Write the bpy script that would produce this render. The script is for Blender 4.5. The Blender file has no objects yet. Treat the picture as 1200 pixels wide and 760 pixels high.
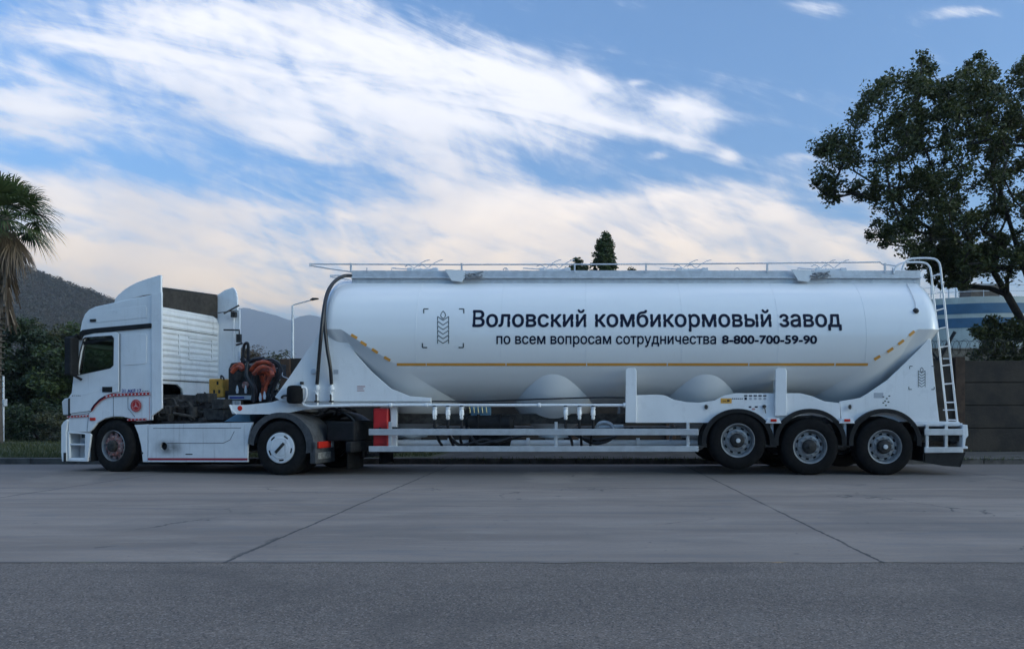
import bpy, bmesh, math, random
from math import sin, cos, pi, sqrt, atan2, radians
from mathutils import Vector, Matrix, noise
from mathutils.geometry import tessellate_polygon
import numpy as np
R_ = random.Random(7)
SC = bpy.context.scene
COL = SC.collection
# ------------------------------------------------------------------ camera
F, CX, HZ, H = 870.0, 674.0, 482.0, 1.16        # measured from the photograph
cd = bpy.data.cameras.new('camera'); cam = bpy.data.objects.new('camera', cd); COL.objects.link(cam)
cam.location = (0, 0, H); cam.rotation_euler = (radians(90), 0, 0)
cd.sensor_width = 36; cd.lens = F/1200*36; cd.shift_x = -(CX-600)/1200; cd.shift_y = (HZ-380)/1200
cd.clip_start = .1; cd.clip_end = 20000
SC.camera = cam
# ------------------------------------------------------------------ exposure
SC.view_settings.view_transform = 'Standard'; SC.view_settings.look = 'None'
SC.view_settings.exposure = 0.07; SC.view_settings.gamma = 1; SC.view_settings.use_curve_mapping = False
# ------------------------------------------------------------------ node helpers
class NT:
    def __init__(s, tree): s.t = tree
    def n(s, typ, **kw):
        nd = s.t.nodes.new(typ)
        for k, v in kw.items(): setattr(nd, k, v)
        return nd
    def l(s, a, b): s.t.links.new(a, b)
    def put(s, sock, v):
        if hasattr(v, 'is_linked') or hasattr(v, 'links'): s.l(v, sock)
        elif v is not None:
            if isinstance(v, (tuple, list)) and len(v) == 3 and sock.type == 'RGBA': v = (*v, 1)
            sock.default_value = v
    def m(s, op, a, b=None, c=None, clamp=False):
        nd = s.n('ShaderNodeMath', operation=op, use_clamp=clamp)
        s.put(nd.inputs[0], a)
        if b is not None: s.put(nd.inputs[1], b)
        if c is not None: s.put(nd.inputs[2], c)
        return nd.outputs[0]
    def mix(s, f, a, b):
        nd = s.n('ShaderNodeMix', data_type='RGBA')
        s.put(nd.inputs[0], f); s.put(nd.inputs[6], a); s.put(nd.inputs[7], b)
        return nd.outputs[2]
    def rng(s, v, a, b, c=0., d=1., smooth=True):
        nd = s.n('ShaderNodeMapRange'); nd.interpolation_type = 'SMOOTHSTEP' if smooth else 'LINEAR'
        s.put(nd.inputs[0], v)
        for i, q in enumerate((a, b, c, d)): s.put(nd.inputs[i+1], q)
        return nd.outputs[0]
    def noise(s, vec, scale=1., detail=4., rough=.55, dist=0., lac=2.):
        nd = s.n('ShaderNodeTexNoise')
        if vec is not None: s.l(vec, nd.inputs['Vector'])
        nd.inputs['Scale'].default_value = scale; nd.inputs['Detail'].default_value = detail
        nd.inputs['Roughness'].default_value = rough; nd.inputs['Distortion'].default_value = dist
        nd.inputs['Lacunarity'].default_value = lac
        return nd.outputs[0]
    def comb(s, x, y, z):
        nd = s.n('ShaderNodeCombineXYZ')
        for i, q in enumerate((x, y, z)): s.put(nd.inputs[i], q)
        return nd.outputs[0]
# ------------------------------------------------------------------ world
SUN_EL, SUN_AZ = radians(13), radians(110)         # azimuth clockwise from +Y
world = bpy.data.worlds.new('World'); SC.world = world; world.use_nodes = True
t = NT(world.node_tree); t.t.nodes.clear()
sky = t.n('ShaderNodeTexSky', sky_type='NISHITA'); sky.sun_disc = False
sky.sun_elevation = radians(14); sky.sun_rotation = SUN_AZ; sky.air_density = 1.0; sky.dust_density = 0.6; sky.ozone_density = 2.5
tc = t.n('ShaderNodeTexCoord'); sep = t.n('ShaderNodeSeparateXYZ'); t.l(tc.outputs['Generated'], sep.inputs[0])
dx, dy, dz = sep.outputs
ay = t.m('MAXIMUM', t.m('ABSOLUTE', dy), .12)
u = t.m('DIVIDE', dx, ay); v = t.m('DIVIDE', dz, ay)
front = t.rng(dy, -.05, .25)
def blob(px, py, lx, ly, rot, amp=1.):
    """soft patch of cloud cover in a sky direction; rot in degrees, clockwise down in the view"""
    a = radians(rot); uc, vc = (px-CX)/F, (HZ-py)/F
    du = t.m('SUBTRACT', u, uc); dv = t.m('SUBTRACT', v, vc)
    p = t.m('ADD', t.m('MULTIPLY', du, cos(a)/(lx/F)), t.m('MULTIPLY', dv, -sin(a)/(lx/F)))
    q = t.m('ADD', t.m('MULTIPLY', du, sin(a)/(ly/F)), t.m('MULTIPLY', dv, cos(a)/(ly/F)))
    r2 = t.m('ADD', t.m('MULTIPLY', p, p), t.m('MULTIPLY', q, q))
    return t.m('MULTIPLY', t.m('EXPONENT', t.m('MULTIPLY', r2, -1.)), amp)
cover = None
for b in [(330, 55, 200, 75, 8, 1.25), (470, 120, 330, 62, 8, 1.1), (610, 95, 110, 30, 14, .6), (745, 148, 120, 16, 2, .32),
          (60, 140, 210, 38, 17, 1.15), (520, 205, 190, 26, 22, .9), (330, 160, 130, 22, 30, .6),
          (150, 268, 380, 44, 5, 1.3), (560, 268, 420, 36, -1, 1.25), (800, 250, 160, 36, -9, 1.1), (60, 215, 120, 22, 10, .9),
          (520, 340, 900, 46, 2, 1.45), (940, 288, 200, 26, 3, .95), (965, 8, 42, 12, 6, .75), (1125, 15, 42, 10, 0, .8),
          (805, 132, 44, 16, 12, .78), (938, 184, 30, 8, 0, .8), (852, 184, 15, 9, 0, .7), (770, 182, 12, 5, 0, .6), (745, 97, 12, 4, 0, .6), (690, 92, 24, 9, 30, .6), (20, 30, 130, 40, 10, .45),
          (170, 195, 90, 18, 25, -.6), (470, 265, 75, 20, 15, -.45), (440, 168, 120, 16, 24, -.6)]:
    o = blob(*b); cover = o if cover is None else t.m('ADD', cover, o)
# wispy cirrus detail: noise stretched along gently sloping streaks, in sky-plane coordinates
wv = t.comb(t.m('ADD', t.m('MULTIPLY', u, 2.4), t.m('MULTIPLY', v, 3.2)), t.m('MULTIPLY', t.m('ADD', v, t.m('MULTIPLY', u, .16)), 10.), 3.3)
wv2 = t.comb(t.m('MULTIPLY', u, 7.), t.m('MULTIPLY', v, 11.), 8.1)
wv3 = t.comb(t.m('ADD', t.m('MULTIPLY', u, 16.), t.m('MULTIPLY', v, 9.)), t.m('MULTIPLY', v, 7.), 1.4)
n1 = t.noise(wv, 1.3, 8, .6, 1.3); n2 = t.noise(wv2, 1.0, 7, .62, .6); n3 = t.noise(wv3, 1.2, 5, .6, .8)
wv4 = t.comb(t.m('ADD', t.m('MULTIPLY', u, 3.2), t.m('MULTIPLY', v, -2.)), t.m('ADD', t.m('MULTIPLY', v, 30.), t.m('MULTIPLY', u, 13.)), 5.7)
n4 = t.noise(wv4, 1.0, 6, .65, 1.6)
nn = t.m('ADD', t.m('ADD', t.m('MULTIPLY', n1, .40), t.m('MULTIPLY', n2, .25)), t.m('ADD', t.m('MULTIPLY', n3, .17), t.m('MULTIPLY', n4, .18)))
backcover = t.rng(t.noise(tc.outputs['Generated'], 3.2, 5, .6), .4, .65, .0, .6)
high = t.rng(dz, .52, .75)          # extra cloud overhead, out of view, added to lift the light on the road
front = t.m('MULTIPLY', front, t.m('SUBTRACT', 1., high))
cov = t.m('ADD', t.m('MULTIPLY', cover, front), t.m('MULTIPLY', t.m('ADD', backcover, t.m('MULTIPLY', high, .35)), t.m('SUBTRACT', 1., front)))
dens = t.m('ADD', t.m('MULTIPLY', t.m('MINIMUM', cov, 1.25), .42), t.m('MULTIPLY', t.m('SUBTRACT', nn, .5), 2.15))
fac = t.rng(dens, .10, .62)
fac = t.m('MULTIPLY', fac, .95)
# cloud colour: white high up, cream towards the horizon, grey-violet in the thick parts
low = t.rng(v, .06, .40)
shadev = t.rng(t.noise(wv2, .55, 4, .55, .4), .42, .68)
ccol = t.mix(low, (31., 22.5, 12.5), (14.6, 14.2, 14.4))
ccol2 = t.mix(low, (22., 17.5, 12.5), (9.6, 9.9, 11.2))
ccol = t.mix(t.m('MULTIPLY', shadev, .75), ccol, ccol2)
skc = t.n('ShaderNodeMix', data_type='RGBA', blend_type='MULTIPLY'); skc.inputs[0].default_value = 1
t.l(sky.outputs[0], skc.inputs[6]); SKYMUL = skc; skc.inputs[7].default_value = (1.45, 2.18, 2.85, 1)
allc = t.mix(fac, skc.outputs[2], ccol)
# sky behind the photographer dimmed, overhead raised, to balance light on truck and road
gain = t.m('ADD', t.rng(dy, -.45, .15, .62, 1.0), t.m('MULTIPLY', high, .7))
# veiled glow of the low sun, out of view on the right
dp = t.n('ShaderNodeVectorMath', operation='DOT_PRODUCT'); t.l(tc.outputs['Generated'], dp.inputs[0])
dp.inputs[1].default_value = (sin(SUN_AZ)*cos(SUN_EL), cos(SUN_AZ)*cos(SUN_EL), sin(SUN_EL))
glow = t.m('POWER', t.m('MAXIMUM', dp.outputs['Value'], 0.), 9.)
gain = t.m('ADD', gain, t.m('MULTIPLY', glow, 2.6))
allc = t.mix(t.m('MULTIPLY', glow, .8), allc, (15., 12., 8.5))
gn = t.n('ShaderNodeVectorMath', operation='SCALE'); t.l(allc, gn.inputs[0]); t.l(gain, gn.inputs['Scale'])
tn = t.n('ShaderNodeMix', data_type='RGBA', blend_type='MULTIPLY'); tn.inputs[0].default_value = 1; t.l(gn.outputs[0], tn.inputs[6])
t.l(t.mix(t.rng(dy, -.3, .1), (.80, 1.0, 1.04), (1, 1, 1)), tn.inputs[7])  # bluer tint behind the camera, set to cool the light on the truck
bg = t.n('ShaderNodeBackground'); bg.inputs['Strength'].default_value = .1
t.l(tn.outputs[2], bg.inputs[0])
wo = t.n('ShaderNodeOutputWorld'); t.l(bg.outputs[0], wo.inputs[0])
# ------------------------------------------------------------------ sun (veiled by cloud, low on the right)
sl = bpy.data.lights.new('sun', 'SUN'); sl.energy = .5; sl.angle = radians(18); sl.color = (1, .86, .68)
so = bpy.data.objects.new('sun', sl); COL.objects.link(so); so.location = (30, 20, 30)
sd = Vector((sin(SUN_AZ)*cos(SUN_EL), cos(SUN_AZ)*cos(SUN_EL), sin(SUN_EL)))
so.rotation_euler = (-sd).to_track_quat('-Z', 'Y').to_euler()
# ------------------------------------------------------------------ materials
MATS = {}
def mat(name, col, rough=.5, metal=0., coat=0., var=.0, vscale=3., bump=0., bscale=40., col2=None, spec=.5, dirt=None, streak=False):
    if name in MATS: return MATS[name]
    m = bpy.data.materials.new(name); m.use_nodes = True
    t = NT(m.node_tree); b = t.t.nodes['Principled BSDF']
    b.inputs['Base Color'].default_value = (*col, 1); b.inputs['Roughness'].default_value = rough
    b.inputs['Metallic'].default_value = metal; b.inputs['Coat Weight'].default_value = coat
    b.inputs['Coat Roughness'].default_value = .08; b.inputs['Specular IOR Level'].default_value = spec
    tcn = t.n('ShaderNodeTexCoord'); vec = tcn.outputs['Object']
    if var or col2:
        f = t.rng(t.noise(vec, vscale, 6, .62, .3), .36, .66)
        c2 = col2 or tuple(max(0, c*(1-var)) for c in col)
        c = t.mix(f, col, c2)
        if dirt:
            mp = t.n('ShaderNodeMapping'); t.l(vec, mp.inputs[0]); mp.inputs['Scale'].default_value = (14, 14, 1.2)
            f2 = t.rng(t.noise(mp.outputs[0], 1., 5, .6), .52, .8, 0., dirt[1])
            c = t.mix(f2, c, dirt[0])
        t.l(c, b.inputs['Base Color'])
        rr = t.rng(t.noise(vec, vscale*2.3, 4), .3, .7, max(0, rough-(.06 if var > .03 else .01)), min(1, rough+(.12 if var > .03 else .02)))
        t.l(rr, b.inputs['Roughness'])
    if bump:
        bp = t.n('ShaderNodeBump'); bp.inputs['Strength'].default_value = bump; bp.inputs['Distance'].default_value = .01
        t.l(t.noise(vec, bscale, 4, .6), bp.inputs['Height']); t.l(bp.outputs[0], b.inputs['Normal'])
    MATS[name] = m; return m
M_tank = mat('tank_white', (.79, .80, .80), .25, 0, .5, .02, .5, dirt=((.66, .66, .63), .16))
M_white = mat('trailer_white', (.80, .81, .82), .3, 0, .2, .05, 1.5, dirt=((.5, .5, .48), .25))
M_cab = mat('cab_white', (.82, .83, .84), .32, 0, .25, .09, 1.4, dirt=((.40, .40, .38), .35))
M_cabback = mat('cab_back_white', (.82, .80, .76), .55, 0, 0, .10, 3., dirt=((.35, .33, .30), .4))
M_skirt = mat('skirt_white', (.78, .79, .80), .38, 0, .1, .12, 2., dirt=((.28, .27, .26), .5))
M_alu = mat('aluminium', (.62, .64, .66), .42, .55, 0, .15, 6.)
M_galv = mat('galvanised', (.66, .68, .71), .5, .35, 0, .15, 8.)
M_steel = mat('wheel_silver', (.34, .35, .36), .4, .45, 0, .25, 12.)
M_rub = mat('rubber', (.010, .010, .011), .85, 0, 0, .35, 9., .25, 90., spec=.15)
M_rubdusty = mat('rubber_dusty', (.017, .016, .016), .9, 0, 0, .4, 7., .25, 90., spec=.2)
M_plastic = mat('black_plastic', (.014, .015, .017), .62, 0, 0, .3, 5., .2, 120., spec=.25)
M_plgrey = mat('dusty_black_plastic', (.075, .077, .082), .7, 0, 0, .45, 6., .3, 60., dirt=((.14, .135, .125), .5))
M_hose = mat('hose_black', (.015, .015, .018), .35)
M_dark = mat('dark_metal', (.03, .03, .031), .6, .2, 0, .4, 10., .3, 50.)
M_grime = mat('grimy_metal', (.06, .056, .052), .8, .1, 0, .5, 9., .4, 40., col2=(.02, .019, .018))
M_lining = mat('lining', (.050, .042, .033), .8, 0, 0, .4, 5., .2, 50.)
M_orange = mat('reflective_orange', (.72, .33, .055), .4, 0, 0, .08, 4.)
M_red = mat('red_paint', (.50, .018, .02), .4, 0, .1, .2, 4.)
M_redhose = mat('orange_red', (.55, .085, .025), .5, 0, 0, .6, 9., .4, 30., col2=(.16, .03, .018))
M_yellow = mat('yellow_paint', (.74, .38, .06), .5, 0, 0, .25, 14.)
M_navy = mat('lettering_navy', (.006, .009, .028), .55, spec=.2)
M_blue = mat('lettering_blue', (.02, .03, .25), .4)
M_rust = mat('rusty_red', (.30, .10, .085), .75, .1, 0, .3, 18., .3, 60., col2=(.38, .30, .28))
M_bluebox = mat('faded_blue', (.12, .25, .36), .6, 0, 0, .2, 6.)
M_lampred = mat('lamp_red', (.55, .03, .02), .2)
M_lampamb = mat('lamp_amber', (.65, .20, .02), .2)
M_lampclr = mat('lamp_clear', (.6, .62, .64), .12, 0, .5)
def glassmat():
    m = bpy.data.materials.new('cab_glass'); m.use_nodes = True; b = m.node_tree.nodes['Principled BSDF']
    b.inputs['Base Color'].default_value = (.66, .74, .70, 1); b.inputs['Roughness'].default_value = .02
    b.inputs['Transmission Weight'].default_value = 1; b.inputs['IOR'].default_value = 1.45
    return m
M_glass = glassmat()
# ------------------------------------------------------------------ mesh helpers
def tag(o, label=None, cat=None, group=None, kind=None):
    if label: o['label'] = label
    if cat: o['category'] = cat
    if group: o['group'] = group
    if kind: o['kind'] = kind
    return o
def empty(name, loc, label=None, cat=None, group=None, rz=0, parent=None):
    o = bpy.data.objects.new(name, None); COL.objects.link(o); o.empty_display_size = .3
    o.location = loc; o.rotation_euler = (0, 0, rz); o.parent = parent
    return tag(o, label, cat, group)
class MB:
    def __init__(s): s.v = []; s.f = []; s.sm = []
    def add(s, vs, fs, smooth=False):
        k = len(s.v); s.v += [tuple(p) for p in vs]; s.f += [tuple(i+k for i in f) for f in fs]; s.sm += [smooth]*len(fs); return s
    def box(s, x0, x1, y0, y1, z0, z1):
        if x0 > x1: x0, x1 = x1, x0
        if y0 > y1: y0, y1 = y1, y0
        if z0 > z1: z0, z1 = z1, z0
        return s.add([(x0,y0,z0),(x1,y0,z0),(x1,y1,z0),(x0,y1,z0),(x0,y0,z1),(x1,y0,z1),(x1,y1,z1),(x0,y1,z1)],
                     [(0,3,2,1),(4,5,6,7),(0,1,5,4),(1,2,6,5),(2,3,7,6),(3,0,4,7)])
    def bar(s, a, b, w, h, up=(0,0,1)):
        a, b = Vector(a), Vector(b); d = (b-a).normalized(); up = Vector(up)
        if abs(d.dot(up)) > .95: up = Vector((0,1,0))
        r = d.cross(up).normalized(); q = r.cross(d)
        vs = []
        for p in (a, b):
            for i, j in ((-1,-1),(1,-1),(1,1),(-1,1)): vs.append(p + r*i*w/2 + q*j*h/2)
        return s.add(vs, [(0,1,2,3),(7,6,5,4),(0,4,5,1),(1,5,6,2),(2,6,7,3),(3,7,4,0)])
    def prism(s, poly, y0, y1, holes=()):
        """poly = (x,z) outline, extruded between y0 and y1"""
        loops = [list(poly)] + [list(h) for h in holes]
        flat = [p for l in loops for p in l]
        tri = tessellate_polygon([[Vector((p[0], p[1], 0)) for p in l] for l in loops]); n = len(flat)
        vs = [(p[0], y0, p[1]) for p in flat] + [(p[0], y1, p[1]) for p in flat]
        fs = []
        def area(a, b, c): return (b[0]-a[0])*(c[1]-a[1])-(b[1]-a[1])*(c[0]-a[0])
        for a, b, c in tri:
            if area(flat[a], flat[b], flat[c]) < 0: b, c = c, b
            fs.append((a, b, c)); fs.append((a+n, c+n, b+n))
        k = 0
        for l in loops:
            m = len(l)
            for i in range(m):
                j = (i+1) % m; fs.append((k+i, k+i+n, k+j+n, k+j))
            k += m
        return s.add(vs, fs)
    def tube(s, pts, r, seg=8, cap=True, smooth=True):
        pts = [Vector(p) for p in pts]; n = len(pts); vs = []; fs = []
        prev = None
        for i, p in enumerate(pts):
            d = (pts[min(i+1, n-1)]-pts[max(i-1, 0)]).normalized()
            if prev is None:
                a = Vector((0,0,1)) if abs(d.z) < .9 else Vector((1,0,0)); nx = d.cross(a).normalized()
            else: nx = (prev - d*prev.dot(d)).normalized()
            prev = nx; ny = d.cross(nx); rr = r[i] if isinstance(r, (list, tuple)) else r
            for k in range(seg):
                a = 2*pi*k/seg; vs.append(p + nx*cos(a)*rr + ny*sin(a)*rr)
        for i in range(n-1):
            for k in range(seg):
                a = i*seg+k; b = i*seg+(k+1) % seg; fs.append((a, b, b+seg, a+seg))
        s.add(vs, fs, smooth)
        if cap: s.add([vs[k] for k in range(seg)], [tuple(reversed(range(seg)))]); s.add([vs[(n-1)*seg+k] for k in range(seg)], [tuple(range(seg))])
        return s
    def lathe(s, prof, c, axis='y', seg=48, smooth=True, close=False):
        """prof = [(radius, along)], c = centre"""
        vs = []; fs = []; n = len(prof)
        for r, a in prof:
            for k in range(seg):
                p = 2*pi*k/seg
                if axis == 'y': vs.append((c[0]+r*cos(p), c[1]+a, c[2]+r*sin(p)))
                elif axis == 'x': vs.append((c[0]+a, c[1]+r*cos(p), c[2]+r*sin(p)))
                else: vs.append((c[0]+r*cos(p), c[1]+r*sin(p), c[2]+a))
        for i in range(n-1):
            for k in range(seg):
                a = i*seg+k; b = i*seg+(k+1) % seg; fs.append((a, b, b+seg, a+seg))
        return s.add(vs, fs, smooth)
    def build(s, name, m, parent=None, off=(0,0,0), bevel=0, seg=2, sharp=35):
        me = bpy.data.meshes.new(name)
        me.from_pydata([(p[0]-off[0], p[1]-off[1], p[2]-off[2]) for p in s.v], [], s.f); me.validate()
        o = bpy.data.objects.new(name, me); COL.objects.link(o); me.materials.append(m); o.parent = parent
        bm = bmesh.new(); bm.from_mesh(me); bmesh.ops.remove_doubles(bm, verts=bm.verts, dist=1e-5)
        bmesh.ops.recalc_face_normals(bm, faces=bm.faces)
        if any(s.sm):
            for f in bm.faces: f.smooth = True
            for e in bm.edges:
                if len(e.link_faces) == 2: e.smooth = e.calc_face_angle(0) < radians(sharp)
        bm.to_mesh(me); bm.free()
        if bevel:
            b = o.modifiers.new('bevel', 'BEVEL'); b.width = bevel; b.segments = seg; b.limit_method = 'ANGLE'; b.angle_limit = radians(40)
            b.harden_normals = False
        return o
def Wp(px, py, Y): return Vector(((px-CX)*Y/F, Y, H+(HZ-py)*Y/F))
def catmull(pts, n=8):
    P = [Vector(p) for p in pts]; P = [P[0]*2-P[1]] + P + [P[-1]*2-P[-2]]; out = []
    for i in range(1, len(P)-2):
        for k in range(n):
            q = k/n; a, b, c, d = P[i-1], P[i], P[i+1], P[i+2]
            out.append(.5*((2*b)+(c-a)*q+(2*a-5*b+4*c-d)*q*q+(3*b-a-3*c+d)*q**3))
    out.append(P[-2]); return out
#==SECTION ground
# ------------------------------------------------------------------ ground, road, kerb
def plane(name, x0, x1, y0, y1, z, m, kind='structure', nx=1, ny=1):
    vs = []; fs = []
    for j in range(ny+1):
        for i in range(nx+1): vs.append((x0+(x1-x0)*i/nx, y0+(y1-y0)*j/ny, z))
    for j in range(ny):
        for i in range(nx):
            a = j*(nx+1)+i; fs.append((a, a+1, a+nx+2, a+nx+1))
    return tag(MB().add(vs, fs).build(name, m), kind=kind)
def road_mat(name, coarse):
    m = bpy.data.materials.new(name); m.use_nodes = True; t = NT(m.node_tree); b = t.t.nodes['Principled BSDF']
    tc = t.n('ShaderNodeTexCoord'); vec = tc.outputs['Object']; sp = t.n('ShaderNodeSeparateXYZ'); t.l(vec, sp.inputs[0]); x, y, z = sp.outputs
    mp = t.n('ShaderNodeMapping'); t.l(vec, mp.inputs[0]); mp.inputs['Scale'].default_value = (.16, 1.1, 1)
    band = t.noise(mp.outputs[0], 1.1, 6, .6, .4)
    mp2 = t.n('ShaderNodeMapping'); t.l(vec, mp2.inputs[0]); mp2.inputs['Scale'].default_value = (.5, 3.2, 1)
    band2 = t.noise(mp2.outputs[0], 1.0, 7, .68, .8)
    fine = t.noise(vec, 150., 3, .7); mid = t.noise(vec, 22., 5, .65)
    if coarse:
        c = t.mix(t.rng(band, .35, .65), (.135, .104, .083), (.180, .140, .112))
        vo = t.n('ShaderNodeTexVoronoi'); t.l(vec, vo.inputs[0]); vo.inputs['Scale'].default_value = 110
        sc = t.n('ShaderNodeSeparateColor'); t.l(vo.outputs['Color'], sc.inputs[0])
        c = t.mix(t.rng(sc.outputs[0], .62, .95, 0, .6), c, (.36, .30, .25))
        c = t.mix(t.rng(sc.outputs[1], .6, .95, 0, .75), c, (.03, .027, .025))
        c = t.mix(t.rng(mid, .4, .7, 0, .3), c, (.11, .105, .10))
        patch = t.noise(vec, .5, 5, .6, .5)
        c = t.mix(t.rng(patch, .50, .64, 0, .5), c, (.085, .070, .060)); c = t.mix(t.rng(patch, .44, .32, 0, .35), c, (.21, .185, .16))
        c = t.mix(t.rng(t.noise(vec, 6., 4, .6), .66, .76, 0, .5), c, (.06, .057, .054))
        hgt = t.m('ADD', t.m('MULTIPLY', sc.outputs[0], .6), fine); st, ds = .7, .006
    else:
        c = t.mix(t.rng(band, .34, .64), (.185, .142, .112), (.268, .210, .168))
        c = t.mix(t.rng(band2, .5, .72, 0, .55), c, (.35, .29, .24))
        c = t.mix(t.rng(band2, .5, .30, 0, .55), c, (.135, .133, .135))
        c = t.mix(t.rng(mid, .42, .7, 0, .35), c, (.16, .158, .16))
        c = t.mix(t.rng(fine, .56, .75, 0, .5), c, (.36, .35, .34))
        # darker band of road towards the kerb
        c = t.mix(t.rng(t.m('ADD', y, t.m('MULTIPLY', band, 3.)), 12.6, 15.0, 0, .62), c, (.085, .080, .078))
        w = t.noise(vec, 1.7, 6, .65)
        wob = t.m('MULTIPLY', t.m('SUBTRACT', w, .5), .16)
        def line(coord, pos, half, f=.9, col=(.018, .017, .018), wobs=1.):
            nonlocal c
            d = t.m('ABSOLUTE', t.m('ADD', t.m('SUBTRACT', coord, pos), t.m('MULTIPLY', wob, wobs)))
            hw = t.m('MULTIPLY', t.rng(mid, .3, .7, .45, 1.5), half)
            k = t.m('SUBTRACT', 1., t.m('DIVIDE', d, hw), clamp=True)
            c = t.mix(t.m('MULTIPLY', t.rng(k, 0., .55), f), c, col)
        for xx in (-12.8, -7.75, -2.70, 2.36, 7.42, 12.5): line(x, xx, .021, .92, wobs=.5)
        # spalled, wider break in the left joint next to the asphalt edge
        sx = t.m('MULTIPLY', t.m('SUBTRACT', 1., t.m('DIVIDE', t.m('ABSOLUTE', t.m('ADD', t.m('ADD', x, 2.72), t.m('MULTIPLY', wob, .8))), t.m('MULTIPLY', t.rng(w, .3, .7, .3, 1.3), .07)), clamp=True),
                 t.m('SUBTRACT', 1., t.m('DIVIDE', t.m('ABSOLUTE', t.m('SUBTRACT', y, 6.3)), .75), clamp=True))
        c = t.mix(t.rng(t.m('MULTIPLY', sx, t.m('MULTIPLY', mid, t.rng(fine, .4, .6))), .02, .16), c, (.022, .021, .021))
        # shallow cracks running along the street, broken up
        brk = t.rng(t.noise(mp.outputs[0], 2.2, 3), .5, .58)
        d = t.m('ABSOLUTE', t.m('ADD', t.m('SUBTRACT', y, 9.1), t.m('MULTIPLY', wob, 2.2)))
        c = t.mix(t.m('MULTIPLY', t.m('MULTIPLY', t.rng(d, .035, .0), brk), .8), c, (.03, .03, .031))
        d = t.m('ABSOLUTE', t.m('ADD', t.m('SUBTRACT', y, 11.3), t.m('MULTIPLY', wob, 2.8)))
        c = t.mix(t.m('MULTIPLY', t.m('MULTIPLY', t.rng(d, .06, .0), t.rng(t.noise(mp.outputs[0], 3.1, 3), .5, .56)), .8), c, (.03, .03, .031))
        # slab to slab tone, tyre marks, oil drips, hair cracks
        wn = t.n('ShaderNodeTexWhiteNoise', noise_dimensions='1D'); t.l(t.m('FLOOR', t.m('DIVIDE', t.m('ADD', x, 2.70), 5.06)), wn.inputs['W'])
        c = t.mix(t.m('MULTIPLY', wn.outputs[0], .28), c, (.15, .13, .115))
        patch = t.noise(vec, .42, 5, .6, .5)
        c = t.mix(t.rng(patch, .52, .66, 0, .42), c, (.13, .115, .105)); c = t.mix(t.rng(patch, .44, .34, 0, .35), c, (.31, .255, .21))
        mp3 = t.n('ShaderNodeMapping'); t.l(vec, mp3.inputs[0]); mp3.inputs['Scale'].default_value = (.09, 5.5, 1); mp3.inputs['Rotation'].default_value = (0, 0, .015)
        c = t.mix(t.rng(t.noise(mp3.outputs[0], 1., 4, .6), .60, .70, 0, .42), c, (.085, .083, .083))
        spots = t.noise(vec, 3.1, 3, .5); c = t.mix(t.rng(spots, .70, .76, 0, .6), c, (.06, .057, .055))
        c = t.mix(t.rng(t.noise(vec, 13., 3, .5), .70, .75, 0, .65), c, (.055, .053, .052))
        vc = t.n('ShaderNodeTexVoronoi', feature='DISTANCE_TO_EDGE'); wv_ = t.n('ShaderNodeVectorMath', operation='ADD')
        nv = t.n('ShaderNodeTexNoise'); nv.inputs['Scale'].default_value = 1.6; nv.inputs['Detail'].default_value = 6; t.l(vec, nv.inputs['Vector'])
        t.l(vec, wv_.inputs[0]); t.l(nv.outputs['Color'], wv_.inputs[1]); t.l(wv_.outputs[0], vc.inputs['Vector']); vc.inputs['Scale'].default_value = .42
        c = t.mix(t.m('MULTIPLY', t.rng(vc.outputs['Distance'], .008, .001), t.rng(t.noise(vec, .35, 2), .54, .62, 0, .85)), c, (.03, .03, .03))
        hgt = t.m('ADD', fine, t.m('MULTIPLY', mid, 1.5)); st, ds = .35, .004
    t.l(c, b.inputs['Base Color']); b.inputs['Roughness'].default_value = .86
    bp = t.n('ShaderNodeBump'); bp.inputs['Strength'].default_value = st; bp.inputs['Distance'].default_value = ds
    t.l(hgt, bp.inputs['Height']); t.l(bp.outputs[0], b.inputs['Normal'])
    return m
M_earth = mat('earth', (.07, .065, .04), .95, 0, 0, .5, .5, .5, 8., col2=(.035, .045, .02))
M_kerb = mat('kerb_concrete', (.115, .105, .095), .85, 0, 0, .4, 3., .4, 60., col2=(.055, .05, .045))
M_pave = mat('pavement', (.085, .078, .070), .9, 0, 0, .4, 2., .4, 40., col2=(.045, .041, .037))
KY = 16.35
plane('ground', -9000, 9000, KY+.2, 11000, -.02, M_earth)
plane('road', -400, 400, -24, 5.72, 0, road_mat('asphalt_coarse', True), nx=1, ny=1)
_m = road_mat('concrete_slabs', False); vs = []; fs = []; xs_ = [-400, -60] + [-14+28*i/1400 for i in range(1401)] + [60, 400]
for i, x in enumerate(xs_):
    e = 5.70+(.022*noise.fractal(Vector((x*2.3, 0, 0)), 1, 2, 5)+.03*max(0, noise.noise(Vector((x*5, 3, 0)))-.25) if abs(x) < 14 else 0)
    vs += [(x, e, .004), (x, KY+.15, .004)]
for i in range(len(xs_)-1): fs.append((2*i, 2*i+2, 2*i+3, 2*i+1))
tag(MB().add(vs, fs).build('concrete_road', _m), kind='structure')
k = MB()
for i in range(-60, 60): k.box(i*1.0+.006, i*1.0+.994, KY, KY+.18, -.1, .14)
tag(k.build('kerb', M_kerb, bevel=.02), kind='structure')
plane('pavement', -3.2, 80, KY+.18, 19.4, .125, M_pave)
plane('verge', -80, -3.2, KY+.18, 30, .11, mat('verge_soil', (.06, .058, .03), .95, 0, 0, .5, 2., .5, 20., col2=(.03, .045, .014)))
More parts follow.
